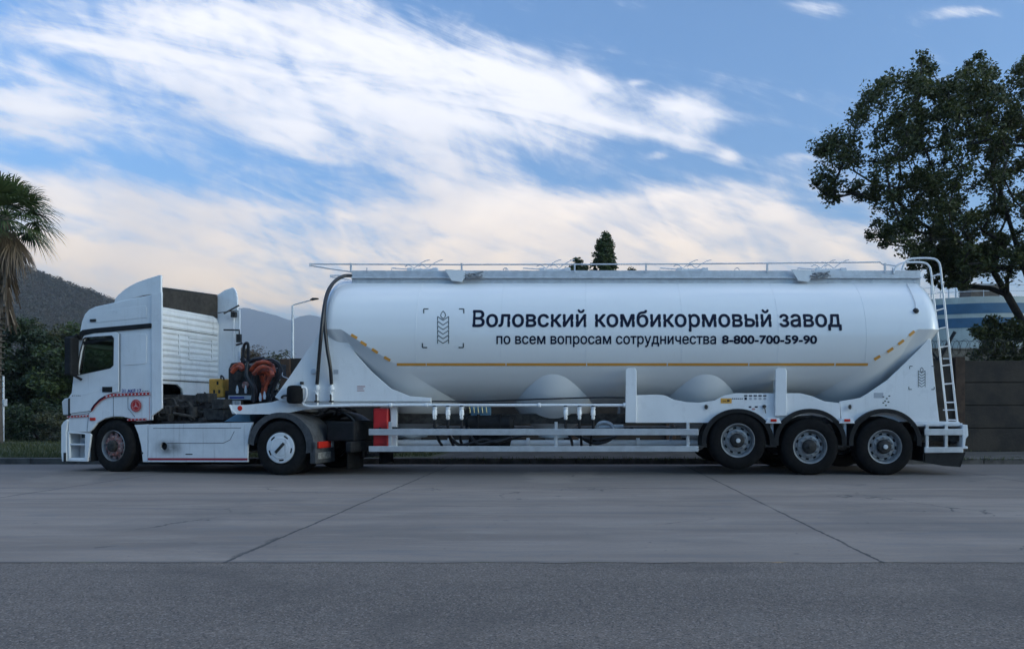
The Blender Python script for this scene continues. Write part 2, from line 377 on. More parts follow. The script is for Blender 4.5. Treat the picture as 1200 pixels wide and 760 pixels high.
# ------------------------------------------------------------------ foliage helpers
def leafmat(name, a, b, tr=.25):
    m = bpy.data.materials.new(name); m.use_nodes = True; t = NT(m.node_tree); p = t.t.nodes['Principled BSDF']
    g = t.n('ShaderNodeNewGeometry'); c = t.mix(g.outputs['Random Per Island'], a, b)
    t.l(c, p.inputs['Base Color']); p.inputs['Roughness'].default_value = .5
    tl = t.n('ShaderNodeBsdfTranslucent'); t.l(c, tl.inputs[0]); mx = t.n('ShaderNodeMixShader'); mx.inputs[0].default_value = tr
    t.l(p.outputs[0], mx.inputs[1]); t.l(tl.outputs[0], mx.inputs[2]); t.l(mx.outputs[0], t.t.nodes['Material Output'].inputs[0])
    return m
def leaves_mesh(name, m, clumps, per, size, parent, off, seed=1, flat=.7, elong=1.9, soft=True):
    """clumps: (x,y,z,r). Each leaf is a small folded blade: two quads."""
    rg = np.random.default_rng(seed); C = np.array(clumps); n = len(C)*per
    cen = np.repeat(C[:, :3], per, 0); rad = np.repeat(C[:, 3], per)
    d = rg.normal(size=(n, 3))
    if not soft: d /= np.linalg.norm(d, axis=1)[:, None]; d *= (rg.random(n)**.55)[:, None]
    else:
        d *= .5; q_ = np.linalg.norm(d, axis=1)[:, None]; d = np.where(q_ > 1.05, d/q_*rg.random((n, 1)), d)
    p = cen + d*rad[:, None]*np.array([1, 1, flat])
    a = rg.normal(size=(n, 3)); a[:, 2] *= .6; a /= np.linalg.norm(a, axis=1)[:, None]
    b = np.cross(a, rg.normal(size=(n, 3))); b /= np.linalg.norm(b, axis=1)[:, None]
    nn_ = np.cross(a, b); s = size*(.6+.8*rg.random(n))[:, None]
    w = s/elong
    v0 = p-a*s*.5; v1 = p+b*w*.5+nn_*w*.15; v2 = p+a*s*.5; v3 = p-b*w*.5+nn_*w*.15
    V = np.stack([v0, v1, v2, v3], 1).reshape(-1, 3)-np.array(off)
    me = bpy.data.meshes.new(name)
    me.vertices.add(4*n); me.vertices.foreach_set('co', V.ravel())
    idx = np.arange(n)[:, None]*4
    T = np.concatenate([idx+0, idx+1, idx+2, idx+0, idx+2, idx+3], 1).reshape(-1)
    me.loops.add(6*n); me.loops.foreach_set('vertex_index', T)
    me.polygons.add(2*n); me.polygons.foreach_set('loop_start', np.arange(2*n)*3); me.polygons.foreach_set('loop_total', np.full(2*n, 3))
    me.update(); me.validate(); me.materials.append(m)
    o = bpy.data.objects.new(name, me); COL.objects.link(o); o.parent = parent
    return o
def branches(nodes, parents, tips, rtip=.012, exp=2.3, seed=3, maxr=.4):
    """nodes: skeleton; tips are joined to the nearest node further down the tree; returns an MB of tapered limbs"""
    N = [Vector(p) for p in nodes]; P = list(parents); rg = random.Random(seed); root = N[0]
    for tp in sorted(tips, key=lambda q: (Vector(q[:3])-root).length):
        tv = Vector(tp[:3]); best = None
        for i, q in enumerate(N):
            if i == 0: continue
            d = (q-tv).length + .5*max(0, q.z-tv.z) + .12*(q-root).length
            if best is None or d < best[0]: best = (d, i)
        i = best[1]; a = N[i]; L = (tv-a).length; k = max(1, int(L/.5)); pi_ = i
        for j in range(1, k+1):
            q = a.lerp(tv, j/k)
            if j < k: q += Vector((rg.uniform(-.1, .1), rg.uniform(-.1, .1), rg.uniform(-.05, .12)))*min(1, L)
            N.append(q); P.append(pi_); pi_ = len(N)-1
    w = [0.]*len(N); kids = [[] for _ in N]
    for i in range(len(N)-1, 0, -1):
        if not kids[i]: w[i] += rtip**exp
        kids[P[i]].append(i); w[P[i]] += w[i]
    for i in range(len(N)): w[i] = min(maxr, max(rtip, w[i]**(1/exp)))
    mb = MB()
    for i in range(1, len(N)):
        a, b = N[P[i]], N[i]
        if (b-a).length < 1e-4: continue
        mb.tube([a, b], [min(w[P[i]], w[i]*1.35), w[i]], 6 if w[i] < .05 else 10, cap=False)
    return mb
M_bark = mat('bark', (.055, .045, .038), .95, 0, 0, .5, 6., .8, 25.)
M_leafdark = leafmat('leaf_dark', (.020, .034, .014), (.050, .075, .028))
M_leafbig = leafmat('leaf_big', (.024, .035, .009), (.105, .118, .032), .3)
M_leafmid = leafmat('leaf_mid', (.035, .055, .018), (.085, .115, .035))
M_leafolive = leafmat('leaf_olive', (.05, .055, .025), (.10, .10, .045))
M_leafrust = leafmat('leaf_rust', (.10, .07, .045), (.20, .15, .10))
def inpoly(x, y, P):
    r = False; j = len(P)-1
    for i in range(len(P)):
        if (P[i][1] > y) != (P[j][1] > y) and x < (P[j][0]-P[i][0])*(y-P[i][1])/(P[j][1]-P[i][1])+P[i][0]: r = not r
        j = i
    return r
def tree(name, base, crown, nclump, rclump, per, size, lm, label, cat='tree', group=None, seed=1, elong=1.9, tr=.10, leafname='crown'):
    """crown: list of ellipsoids (dx,dy,z, rx,ry,rz) relative to base"""
    rg = random.Random(seed); T = empty(name, base, label, cat, group); cl = []
    tot = sum(c[3]*c[4]*c[5] for c in crown)
    for c in crown:
        for _ in range(max(2, int(nclump*c[3]*c[4]*c[5]/tot))):
            while 1:
                p = [rg.uniform(-1, 1) for _ in range(3)]
                if p[0]**2+p[1]**2+p[2]**2 <= 1: break
            cl.append((c[0]+p[0]*c[3], c[1]+p[1]*c[4], c[2]+p[2]*c[5], rclump*rg.uniform(.6, 1.3)))
    zt = min(c[2]-c[5]*.6 for c in crown); zm = max(c[2] for c in crown); nd = [(0,0,0)]; par = [0]
    for i in range(1, 7): nd.append((rg.uniform(-.1, .1)+crown[0][0]*i/7, rg.uniform(-.1, .1), zm*.9*i/6)); par.append(i-1)
    mb = branches(nd, par, cl, .012, 2.4, seed, tr*2)
    mb.build('trunk', M_bark, T)
    leaves_mesh(leafname, lm, cl, per, size, T, (0,0,0), seed, elong=elong)
    return T
#==SECTION background
# ------------------------------------------------------------------ hills and mountains
def ridge(name, pts, Y, depth, m, rough, seed, kind='structure', nx=160, ny=14):
    """pts: ridge profile in view px at distance Y -> a real heightfield falling away to both sides"""
    xs = [Wp(p[0], p[1], Y).x for p in pts]; zs = [Wp(p[0], p[1], Y).z for p in pts]
    vs = []; fs = []; x0, x1 = xs[0], xs[-1]
    for j in range(ny+1):
        q = j/ny*2-1                       # -1 toward the viewer .. 1 away
        for i in range(nx+1):
            x = x0+(x1-x0)*i/nx; z = float(np.interp(x, xs, zs))
            prof = (1-abs(q))**.85
            nz = noise.fractal(Vector((x/rough, q*depth/rough, seed)), 1.0, 2.1, 6)*rough*.22
            vs.append((x, Y+q*depth, z*prof + nz*min(1, prof*1.6)*(.25+.75*(1-prof)) - 2))
    for j in range(ny):
        for i in range(nx):
            a = j*(nx+1)+i; fs.append((a, a+1, a+nx+2, a+nx+1))
    return tag(MB().add(vs, fs, True).build(name, m, sharp=180), kind=kind)
def hillmat(name, a, b, c3, sc):
    m = bpy.data.materials.new(name); m.use_nodes = True; t = NT(m.node_tree); p = t.t.nodes['Principled BSDF']
    tc = t.n('ShaderNodeTexCoord'); v = tc.outputs['Object']
    c = t.mix(t.rng(t.noise(v, sc, 8, .65), .4, .62), a, b); c = t.mix(t.rng(t.noise(v, sc*6, 6, .7), .5, .68, 0, .7), c, c3)
    t.l(c, p.inputs['Base Color']); p.inputs['Roughness'].default_value = 1; p.inputs['Specular IOR Level'].default_value = 0
    bp = t.n('ShaderNodeBump'); bp.inputs['Strength'].default_value = .9; bp.inputs['Distance'].default_value = .12/sc
    t.l(t.noise(v, sc*12, 6, .7), bp.inputs['Height']); t.l(bp.outputs[0], p.inputs['Normal'])
    return m
shade_ridge = MB(); vs = []; fs = []  # added ridge behind the camera, unseen, keeps light off the lower tank side
for j in range(13):
    for i in range(161):
        x = -260+520*i/160; q = j/12; h_ = 13*sin(pi*min(1, q*1.15+.02))**.6*(1+.45*noise.noise(Vector((x*.07, q*2, 4.)))+.2*noise.noise(Vector((x*.3, q*7, 1.))))
        vs.append((x, -24-q*60, h_ if j else -.02))
for j in range(12):
    for i in range(160): a = j*161+i; fs.append((a, a+1, a+162, a+161))
tag(shade_ridge.add(vs, fs, True).build('hill', hillmat('added_ridge', (.04, .05, .025), (.03, .035, .018), (.06, .06, .035), .2), sharp=180), kind='structure')
hill = ridge('hill', [(-500, 130), (-250, 200), (-80, 262), (0, 300), (38, 314), (75, 330), (130, 353), (200, 392), (280, 440), (380, 482), (460, 500)],
      620, 330, hillmat('hill_scrub', (.060, .043, .032), (.034, .034, .022), (.10, .075, .056), .03), 90, 2.)
ridge('mountain', [(100, 470), (170, 420), (235, 385), (262, 368), (283, 362.5), (290, 362), (318, 369), (342, 376), (352, 371), (362, 369.5), (380, 373), (420, 392), (470, 415), (560, 450), (640, 482)],
      6500, 2500, hillmat('mountain_rock', (.06, .06, .055), (.045, .05, .04), (.09, .085, .075), .0015), 1000, 7.)
ridge('far_mountain', [(560, 482), (700, 455), (850, 440), (1000, 425), (1150, 430), (1400, 400), (1700, 440), (2000, 482)],
      7500, 2000, MATS.get('x') or hillmat('mountain_rock_far', (.06, .06, .055), (.045, .05, .04), (.09, .085, .075), .0015), 1000, 9.)
# woodland on the hill: bare and evergreen crowns, one mass
bm_pts = []
hv = [v.co.copy() for v in hill.data.vertices]; rg = random.Random(5)
for _ in range(16000): bm_pts.append((rg.uniform(-560, -250), rg.uniform(300, 640), None))
from mathutils.bvhtree import BVHTree
bv = BVHTree.FromObject(hill, bpy.context.evaluated_depsgraph_get())
cl = []
for x, y, _ in bm_pts:
    hit = bv.ray_cast(Vector((x, y, 900)), Vector((0, 0, -1)))
    if hit[0] is not None and hit[0].z > 4: cl.append((x, y, hit[0].z+rg.uniform(.4, 1.8), rg.uniform(1.0, 2.6)))
o = leaves_mesh('hillside_woodland', leafmat('leaf_hill', (.026, .024, .015), (.080, .060, .042), .1), cl, 12, 1.5, None, (0,0,0), 4, flat=1.2)
tag(o, 'brown scrub woodland covering the hill behind the palm', 'woodland', kind='stuff')
# ------------------------------------------------------------------ palm
def palm():
    Y = 24.; base = Wp(-5, 520, Y); base.z = .1
    T = empty('palm_tree', base, 'tall fan palm with a skirt of dead brown fronds at the left edge', 'palm tree')
    top = Wp(6, 253, Y)-base; hh = top.z
    mb = MB(); mb.tube([(0,0,0), (.02,0,hh*.3), (.08,0,hh*.7), (top.x,0,hh)], [.20,.13,.12,.14], 14)
    for i in range(40): mb.tube([(top.x*i/40, 0, hh*i/40), (top.x*i/40, 0, hh*i/40+.03)], .142+(.05 if i < 4 else 0), 12)
    mb.build('trunk', mat('palm_bark', (.12, .10, .08), .95, 0, 0, .4, 8., .8, 20.), T)
    rg = random.Random(21)
    def frond(mb, d, L, R, droop, nf=34, dead=False):
        """stalk then a pleated fan of pointed segments with drooping tips"""
        d = Vector(d).normalized(); side = d.cross(Vector((0,0,1)))
        side = side.normalized() if side.length > .1 else Vector((1,0,0)); up = side.cross(d)
        a = Vector((top.x, 0, hh)); b = a + d*L + Vector((0,0,-droop*L*.3))
        mb.tube([a, a.lerp(b, .5)+Vector((0,0,.04)), b], [.022, .016, .012], 4, cap=False)
        span = radians(62 if dead else 118)
        for k in range(nf):
            an = span*(2*k/(nf-1)-1)*.92; dirv = (d*cos(an)+side*sin(an)).normalized()
            ln = R*(.72+.28*cos(an*.8))*rg.uniform(.88, 1.08); w = R*.030; pr = b
            ndir = (dirv+up*rg.uniform(-.1, .12)).normalized(); wd = (side*cos(an)-d*sin(an)).normalized()
            pts = []
            for j, (q, ww) in enumerate(((0, .25), (.35, 1), (.62, .8), (.84, .42), (1, .04))):
                c = b+ndir*ln*q+Vector((0,0,-1))*(ln*(droop*.35*q*q+.55*max(0, q-.5)**2*(1+droop)))
                pts += [c-wd*w*ww+up*w*.25*ww, c+wd*w*ww-up*w*.25*ww]
            mb.add(pts, [(2*j, 2*j+1, 2*j+3, 2*j+2) for j in range(4)])
    g = MB()
    for i in range(38):
        a = i*2.39996; el = 1.3-1.75*((i+.5)/38)**1.0
        frond(g, (cos(a)*cos(el), sin(a)*cos(el), sin(el)), rg.uniform(.72, 1.0), rg.uniform(.78, .98), .2+.45*(1-el/1.3))
    g.build('fronds', leafmat('palm_leaf', (.045, .075, .022), (.12, .155, .055), .3), T)
    dd = MB()
    for i in range(22):
        a = i*2.39996; el = -1.0-.35*rg.random()
        frond(dd, (cos(a)*cos(el), sin(a)*cos(el), sin(el)), rg.uniform(.4, .8), rg.uniform(.6, .9), .9, 14, True)
    for i in range(46):
        a = rg.uniform(0, 2*pi); z = hh-rg.uniform(.9, 3.3); r = .2
        for k in range(5):
            b = a+rg.uniform(-.25, .25); p = Vector((top.x+r*cos(b), r*sin(b), z)); q = p+Vector((cos(b)*rg.uniform(.05, .28), sin(b)*.2, -rg.uniform(.4, .9)))
            dd.bar(p, q, .035, .006)
    dd.build('dead_fronds', leafmat('palm_dead', (.10, .065, .04), (.20, .14, .085), .1), T)
palm()
# ------------------------------------------------------------------ trees at the left
def tb(px, Y, z=.1): q = Wp(px, 482, Y); return (q.x, Y, z)
tree('broadleaf_tree', tb(22, 31), [(0,0,2.6,2.0,1.8,2.3)], 90, .5, 190, .15, M_leafdark, 'dark bushy tree right behind the palm trunk, edge of the verge', group='trees along the back of the verge', seed=11)
tree('broadleaf_tree', tb(66, 33), [(0,0,2.6,1.9,1.6,2.5), (.4,0,4.,1.0,1.0,.8)], 90, .5, 190, .15, M_leafolive, 'olive green tree between the palm and the cab of the lorry', group='trees along the back of the verge', seed=12)
tree('broadleaf_tree', tb(106, 30), [(0,0,2.4,1.9,1.6,2.1)], 80, .5, 190, .15, M_leafmid, 'bushy green tree seen through the cab side window', group='trees along the back of the verge', seed=13)
tree('broadleaf_tree', tb(-40, 32), [(0,0,2.9,2.4,1.8,2.6)], 90, .5, 170, .16, M_leafdark, 'dark tree cut by the left edge of the photo', group='trees along the back of the verge', seed=14)
tree('broadleaf_tree', tb(175, 32), [(0,0,2.3,2.6,1.6,1.9)], 80, .5, 150, .16, M_leafolive, 'low tree hidden behind the middle of the cab', group='trees along the back of the verge', seed=15)
tree('shrub', tb(46, 27), [(0,0,.7,1.3,.8,.75)], 40, .32, 170, .09, M_leafdark, 'low dark shrub at the back of the grass verge left of the lorry', 'shrub', group='low shrubs at the back of the verge', seed=16, tr=.02)
tree('shrub', tb(8, 27.5), [(0,0,.6,1.2,.8,.65)], 36, .32, 170, .09, M_leafmid, 'low green shrub at the foot of the palm', 'shrub', group='low shrubs at the back of the verge', seed=17, tr=.02)
tree('shrub', tb(78, 26), [(0,0,.6,1.0,.8,.65)], 30, .32, 170, .09, M_leafolive, 'low olive shrub beside the front bumper of the cab', 'shrub', group='low shrubs at the back of the verge', seed=18, tr=.02)
# seen between cab and tank
tree('reed_shrub', tb(300, 30), [(-.2,0,1.8,1.6,.8,1.6), (.2,0,2.9,1.3,.7,.85)], 130, .34, 75, .15, M_leafrust, 'wispy rust brown shrub between the cab and the street lamp', 'shrub', seed=19, elong=4, tr=.03)
tree('reed_shrub', tb(328, 29), [(0,0,1.7,1.3,.8,1.5), (.2,0,2.7,.9,.5,.8)], 90, .34, 75, .15, M_leafolive, 'sparse olive shrub at the foot of the street lamp', 'shrub', seed=20, elong=4, tr=.03)
tree('reed_shrub', tb(362, 31), [(0,0,1.4,1.1,.8,1.3)], 40, .36, 90, .15, M_leafdark, 'dark shrub behind the slanted front plate of the trailer', 'shrub', seed=22, elong=3, tr=.03)
# behind the wall, tops showing over the walkway of the tank
tree('evergreen_tree', tb(708, 46), [(0,0,9.4,.75,.7,2.5), (.05,0,11.0,.5,.5,1.0), (.08,0,11.9,.28,.28,.6)], 330, .22, 80, .14, M_leafmid, 'narrow dark evergreen rising highest over the tank walkway', seed=23)
tree('evergreen_tree', tb(676, 46), [(0,0,9.4,.8,.7,1.1), (.1,0,10.1,.25,.25,.6)], 60, .26, 90, .16, M_leafmid, 'lower loose tree left of the narrow evergreen', seed=24)
tree('evergreen_tree', tb(740, 46), [(0,0,8.2,.35,.35,1.8), (0,0,10.1,.12,.12,.75)], 40, .2, 70, .15, M_leafolive, 'thin sapling top right of the narrow evergreen', seed=25)
# ------------------------------------------------------------------ big tree at the right
def big_tree():
    Y = 21.6; base = tb(1262, Y, .1)
    T = empty('broadleaf_tree', base, 'big dark spreading tree leaning over the wall at the right', 'tree')
    P = [(955,172),(985,142),(1003,120),(1035,95),(1058,92),(1078,66),(1092,76),(1098,100),(1130,78),(1150,60),(1163,88),(1180,98),(1190,72),(1230,50),(1330,60),
         (1420,140),(1450,230),(1420,320),(1330,360),(1240,350),(1200,300),(1180,330),(1150,318),(1125,322),(1100,312),(1070,300),(1042,290),(1018,268),(1034,245),(1000,236),(975,238),(956,222),(958,206),(985,198)]
    holes = [(1012,165,12),(1072,192,10),(1043,214,9),(1148,232,11),(1190,170,11),(1100,150,7),(1168,262,12),(1130,185,8),(1005,205,9),(1085,262,9),(1185,222,9),(1030,180,9),(990,172,6),(1055,240,9),(1110,215,7),(1060,140,6),(1125,270,9),(1172,130,9),(1025,140,8),(1090,122,8),(1048,168,7),(1120,165,7),(1080,225,8),(1145,280,8),(1178,190,8),(1160,195,7),(1195,262,9),(1135,245,8)]
    rg = random.Random(31); cl = []; a = b = 0
    while len(cl) < 980:
        x, y = rg.uniform(945, 1440), rg.uniform(45, 390)
        if not inpoly(x, y, P) or any((x-h[0])**2+(y-h[1])**2 < h[2]**2 for h in holes): continue
        if x > 1250 and rg.random() < .45: continue
        dep = rg.uniform(-1, 1)*min(3.0, .35+.018*(x-940))*1.0
        q = Wp(x, y, Y+dep); cl.append((q.x-base[0], q.y-base[1], q.z-base[2], rg.uniform(.18, .46)))
    for i in range(70):      # fringe over the ladder
        x, y = rg.uniform(1068, 1180), rg.uniform(288, 336)
        if y > 316 and (x < 1088 or x > 1150): continue
        q = Wp(x, y, Y+rg.uniform(-1.2, 1.)); cl.append((q.x-base[0], q.y-base[1], q.z-base[2], rg.uniform(.12, .26)))
    for i in range(90):      # drooping lower foliage over the wall
        x, y = rg.uniform(1142, 1235), rg.uniform(375, 432)
        if x < 1160 and y < 385: continue
        q = Wp(x, y, Y+rg.uniform(-1.2, .6)); cl.append((q.x-base[0], q.y-base[1], q.z-base[2], rg.uniform(.18, .33)))
    for x, y in ((956,215),(966,224),(978,232),(962,180),(1083,72),(1088,84),(1148,66),(1135,76),(1034,96),(1020,276),(1035,286)):
        q = Wp(x, y, Y+rg.uniform(-.4, .4)); cl.append((q.x-base[0], q.y-base[1], q.z-base[2], .2))
    sk = [(1262,530),(1248,460),(1225,415),(1200,380),(1180,345),(1162,314),(1142,290),(1118,255),(1098,210),(1080,165),   # 0-9 main
          (1212,350),(1195,300),(1180,250),(1166,200),(1152,140),                                                        # 10-14
          (1258,390),(1285,320),(1300,240),(1300,150),                                                                   # 15-18
          (1120,284),(1080,262),(1040,225),(1000,200),                                                                    # 19-22
          (1190,420),(1165,405)]
    par = [0,0,1,2,3,4,5,6,7,8, 2,10,11,12,13, 1,15,16,17, 6,19,20,21, 2,23]
    nd = [Wp(x, y, Y)-Vector(base) for x, y in sk]
    branches(nd, par, cl, .012, 2.1, 5, .32).build('trunk', M_bark, T)
    leaves_mesh('crown', M_leafbig, cl, 120, .104, T, (0,0,0), 8, flat=.85)
big_tree()
# ------------------------------------------------------------------ street lamp, post, utility
Y = 40.; b = Wp(343, 482, Y); b.z = 0; L = empty('street_lamp', b, 'grey single-arm street lamp between cab and tank', 'street lamp')
hh = Wp(343, 357.5, Y).z; ex = Wp(366, 351, Y)
MB().tube([(0,0,0), (0,0,hh)], [.10, .055], 12).build('pole', M_galv, L)
MB().tube([(0,0,hh-.03), (.05,0,hh+.02), (ex.x-b.x, 0, ex.z)], .035, 8).build('arm', M_galv, L)
m_ = MB(); m_.prism([(ex.x-b.x-.08, ex.z-.05), (ex.x-b.x+.32, ex.z+.03), (ex.x-b.x+.34, ex.z+.08), (ex.x-b.x+.05, ex.z+.10), (ex.x-b.x-.08, ex.z+.03)], -.1, .1); m_.build('lamp_head', M_dark, L, bevel=.02)
b = Wp(4, 510, 26.); P_ = empty('marker_post', (b.x, 26, .1), 'slim pale metal post in front of the palm trunk', 'post')
MB().tube([(0,0,0), (0,0,2.3)], .035, 10).build('pole', M_galv, P_)
MB().box(-.09, .09, -.07, .07, 1.25, 1.5).build('box', M_galv, P_, bevel=.01)
# ------------------------------------------------------------------ wall
def wallmat():
    m = bpy.data.materials.new('dark_wall'); m.use_nodes = True; t = NT(m.node_tree); p = t.t.nodes['Principled BSDF']
    tc = t.n('ShaderNodeTexCoord'); v = tc.outputs['Object']
    mp = t.n('ShaderNodeMapping'); t.l(v, mp.inputs[0]); mp.inputs['Scale'].default_value = (.6, .6, 4)
    c = t.mix(t.rng(t.noise(v, 1.3, 6, .6), .38, .62), (.050, .039, .030), (.026, .022, .019))
    c = t.mix(t.rng(t.noise(mp.outputs[0], 3., 7, .65, 1.), .55, .72, 0, .6), c, (.070, .057, .045))
    mp2 = t.n('ShaderNodeMapping'); t.l(v, mp2.inputs[0]); mp2.inputs['Scale'].default_value = (6, 6, .7)
    c = t.mix(t.rng(t.noise(mp2.outputs[0], 1., 6, .7), .55, .75, 0, .5), c, (.025, .023, .020))
    t.l(c, p.inputs['Base Color']); p.inputs['Roughness'].default_value = .92
    bp = t.n('ShaderNodeBump'); bp.inputs['Strength'].default_value = .5; bp.inputs['Distance'].default_value = .02
    t.l(t.noise(v, 14, 6, .7), bp.inputs['Height']); t.l(bp.outputs[0], p.inputs['Normal']); return m
M_wall = wallmat(); M_post = mat('brown_post', (.075, .045, .030), .9, 0, 0, .4, 4., .4, 30.)
M_conc = mat('pale_concrete', (.34, .31, .28), .9, 0, 0, .3, 1.5, .4, 20., dirt=((.12, .11, .10), .5))
WY = 19.45; pw = 2.52; px0 = Wp(1124, 482, WY).x
Wl = empty('panel_wall', (px0-pw*3, WY, .12), 'dark brown wall of stacked panels between posts behind the trailer', 'wall')
for i in range(-7, 9):
    xx = px0+pw*i-(px0-pw*3)
    zt = 2.42 if i != 0 else 2.47
    MB().box(xx-.13, xx+.13, -.06, .2, 0, zt).build('post', M_post, Wl, bevel=.015)
    if i < 8:
        pb = MB()
        for j in range(4):
            top = (2.38 if i >= 0 else 2.44)*(j+1)/4
            pb.box(xx+.13, xx+pw-.13, .0, .12, 2.4*j/4+.012, top-.004)
        pb.box(xx+.13, xx+pw-.13, .03, .10, .0, 2.3)
        pb.build('panel', M_wall, Wl, bevel=.012)
def razor():
    T = empty('barbed_wire', (px0-.4, WY, 2.5), 'rusty barbed wire coils strung on dark angled arms along the wall top', 'barbed wire')
    for ax in (-.28,):
        MB().bar((ax+.13, 0, 0), (ax+.42, -.3, .72), .06, .07).build('arm', M_dark, T)
        MB().bar((ax+.13, 0, 0), (ax-.16, .3, .62), .05, .05).build('arm', M_dark, T)
    for x in (2.3, 4.8, -2.7): MB().bar((x, 0, 0), (x+.05, -.3, .6), .05, .05).build('arm', M_dark, T)
    w = MB(); pts = []
    for i in range(1500):
        a = i*.35; x = -3.2+i*9.5/1500; r = .19+.03*sin(i*.13); pts.append((x+.03*sin(a*.5), .0+r*cos(a), .34+r*sin(a)))
    w.tube(pts, .005, 3, smooth=False)
    for z in (.12, .3, .5): w.tube([(-3.2, -z*.42, z), (-.1, -z*.42+.01, z-.02), (3, -z*.42, z), (6.3, -z*.42, z-.01)], .005, 4)
    w.build('wire', M_grime, T)
razor()
# pale concrete wall behind, then the round storage tank
o = MB().box(8.6, 26, 25.0, 25.25, 0, 3.22).box(8.6, 26, 24.96, 25.29, 3.22, 3.3).build('concrete_wall', M_conc, bevel=.02)
o2 = empty('storage_tank', (Wp(1182, 482, 62).x, 73, 0), 'white round storage tank with two blue bands behind the wall', 'storage tank')
st = 62/F; R0 = 11.
z1 = lambda py: H+(HZ-py)*st
bc = (0, 0, 0)
m_sw = mat('storage_white', (.50, .52, .50), .6, 0, 0, .2, .6, .1, 8., dirt=((.25, .24, .22), .5)); m_sb = mat('storage_blue', (.045, .13, .24), .55, 0, 0, .2, .8)
MB().lathe([(R0, 0), (R0, z1(347)), (R0-.05, z1(347)+.02), (0.01, z1(341))], bc, 'z', 96).build('shell', m_sw, o2)
MB().lathe([(R0+.02, z1(366.5)), (R0+.02, z1(354.5))], bc, 'z', 96).build('band', m_sb, o2)
MB().lathe([(R0+.02, z1(383)), (R0+.02, z1(371.5))], bc, 'z', 96).build('band', m_sb, o2)
rl = MB()
for zz in (.5, 1.0):
    rl.tube([(R0*.98*cos(2*pi*i/72), R0*.98*sin(2*pi*i/72), z1(347)+zz) for i in range(73)], .025, 5)
for i in range(36):
    a = 2*pi*i/36; rl.tube([(R0*.98*cos(a), R0*.98*sin(a), z1(347)-.05), (R0*.98*cos(a), R0*.98*sin(a), z1(347)+1.02)], .025, 5)
rl.build('railing', M_galv, o2)
eb = MB(); eb.box(-2.6, -.2, -10.0, -8.0, z1(346), z1(330))
for i in range(7): eb.box(-2.65, -.15, -10.05, -7.95, z1(345)+i*.16, z1(345)+i*.16+.06)
eb.build('rooftop_housing', mat('housing', (.18, .14, .12), .8, 0, 0, .3, 3.), o2)
vp = MB()
for x in (-5.6, -4.8, -4.1, -3.5): vp.tube([(x, -9.2, z1(345)), (x, -9.2, z1(345)+1.6+.5*(x > -4.3))], .06, 8)
vp.build('vent_pipe', M_galv, o2)
tag(o, 'pale weathered concrete wall behind the dark wall at the right', 'wall')
# ------------------------------------------------------------------ grass
def grass():
    rg = random.Random(77); vs = []; fs = []
    def blade(x, y, h):
        a = rg.uniform(0, 2*pi); w = rg.uniform(.006, .012)*1.6; bx, by = rg.gauss(0, .35)*h, rg.gauss(0, .35)*h; k = len(vs)
        vs.extend([(x-w*cos(a), y-w*sin(a), .1), (x+w*cos(a), y+w*sin(a), .1), (x+bx, y+by, .1+h)]); fs.append((k, k+1, k+2))
    for _ in range(42000):
        y = 16.6+10*rg.random()**1.5; x = rg.uniform(-24, -3.4)
        if noise.noise(Vector((x*.5, y*.8, 0))) < -.28: continue
        blade(x, y, rg.uniform(.03, .11)*(1.5 if noise.noise(Vector((x*.9, y*.9, 5))) > .15 else 1))
    for _ in range(2500):
        blade(rg.uniform(-3.2, 22), rg.choice((KY+.19, KY-.02, 19.40))+rg.uniform(-.02, .03), rg.uniform(.03, .09))
    o = MB().add(vs, fs).build('grass', leafmat('grass_blade', (.045, .06, .016), (.10, .105, .035), .25)); tag(o, 'short grass on the verge left of the lorry', 'grass', kind='stuff')
grass()
#==SECTION wheels
# ------------------------------------------------------------------ wheels (axis Y, outer face at y=0 looking to -Y)
def tyre_mb(R, w, rb, y0=0., lugs=64):
    mb = MB(); r = R
    prof = [(rb, y0+.035), (rb+.02, y0+.012), (rb+.06, y0+.002), ((rb+r)/2, y0-.002), (r-.06, y0+.004), (r-.028, y0+.016), (r-.008, y0+.034), (r, y0+.055)]
    n = 5; g = (w-.11)/n
    for i in range(1, n):
        q = y0+.055+g*i; prof += [(r, q-.008), (r-.012, q-.006), (r-.012, q+.006), (r, q+.008)]
    prof += [(r, y0+w-.055), (r-.008, y0+w-.034), (r-.028, y0+w-.016), (r-.06, y0+w-.004), ((rb+r)/2, y0+w), (rb+.04, y0+w-.004), (rb, y0+w-.035)]
    mb.lathe(prof, (0,0,0), 'y', 72)
    for k in range(lugs):        # shoulder lugs
        a = 2*pi*k/lugs; c, s_ = cos(a), sin(a)
        for yy in (y0+.018, y0+w-.045):
            p = Vector((c*(r-.014), 0, s_*(r-.014))); tdir = Vector((-s_, 0, c)); rd = Vector((c, 0, s_)); vs = []
            for yq, rr in ((yy, -.004), (yy+.028, .010)):
                for i, j in ((-1,-.01),(1,-.01),(1,rr),(-1,rr)): vs.append(p+tdir*i*.011+rd*j+Vector((0,yq,0)))
            mb.add(vs, [(0,1,2,3),(7,6,5,4),(0,4,5,1),(1,5,6,2),(2,6,7,3),(3,7,4,0)])
    return mb
def annulus_holes(mb, r0, r1, y, nh, holefrac, th=.01, seg=5):
    """flat ring with real openings"""
    for k in range(nh):
        a0 = 2*pi*k/nh; a1 = a0+2*pi/nh*(1-holefrac); vs = []; fs = []
        for i in range(seg+1):
            a = a0+(a1-a0)*i/seg
            for r in (r0, r1):
                for yy in (y, y+th): vs.append((r*cos(a), yy, r*sin(a)))
        for i in range(seg):
            b = i*4; fs += [(b, b+2, b+6, b+4), (b+1, b+5, b+7, b+3)]
        fs += [(0, 1, 3, 2), (seg*4, seg*4+2, seg*4+3, seg*4+1)]
        mb.add(vs, fs)
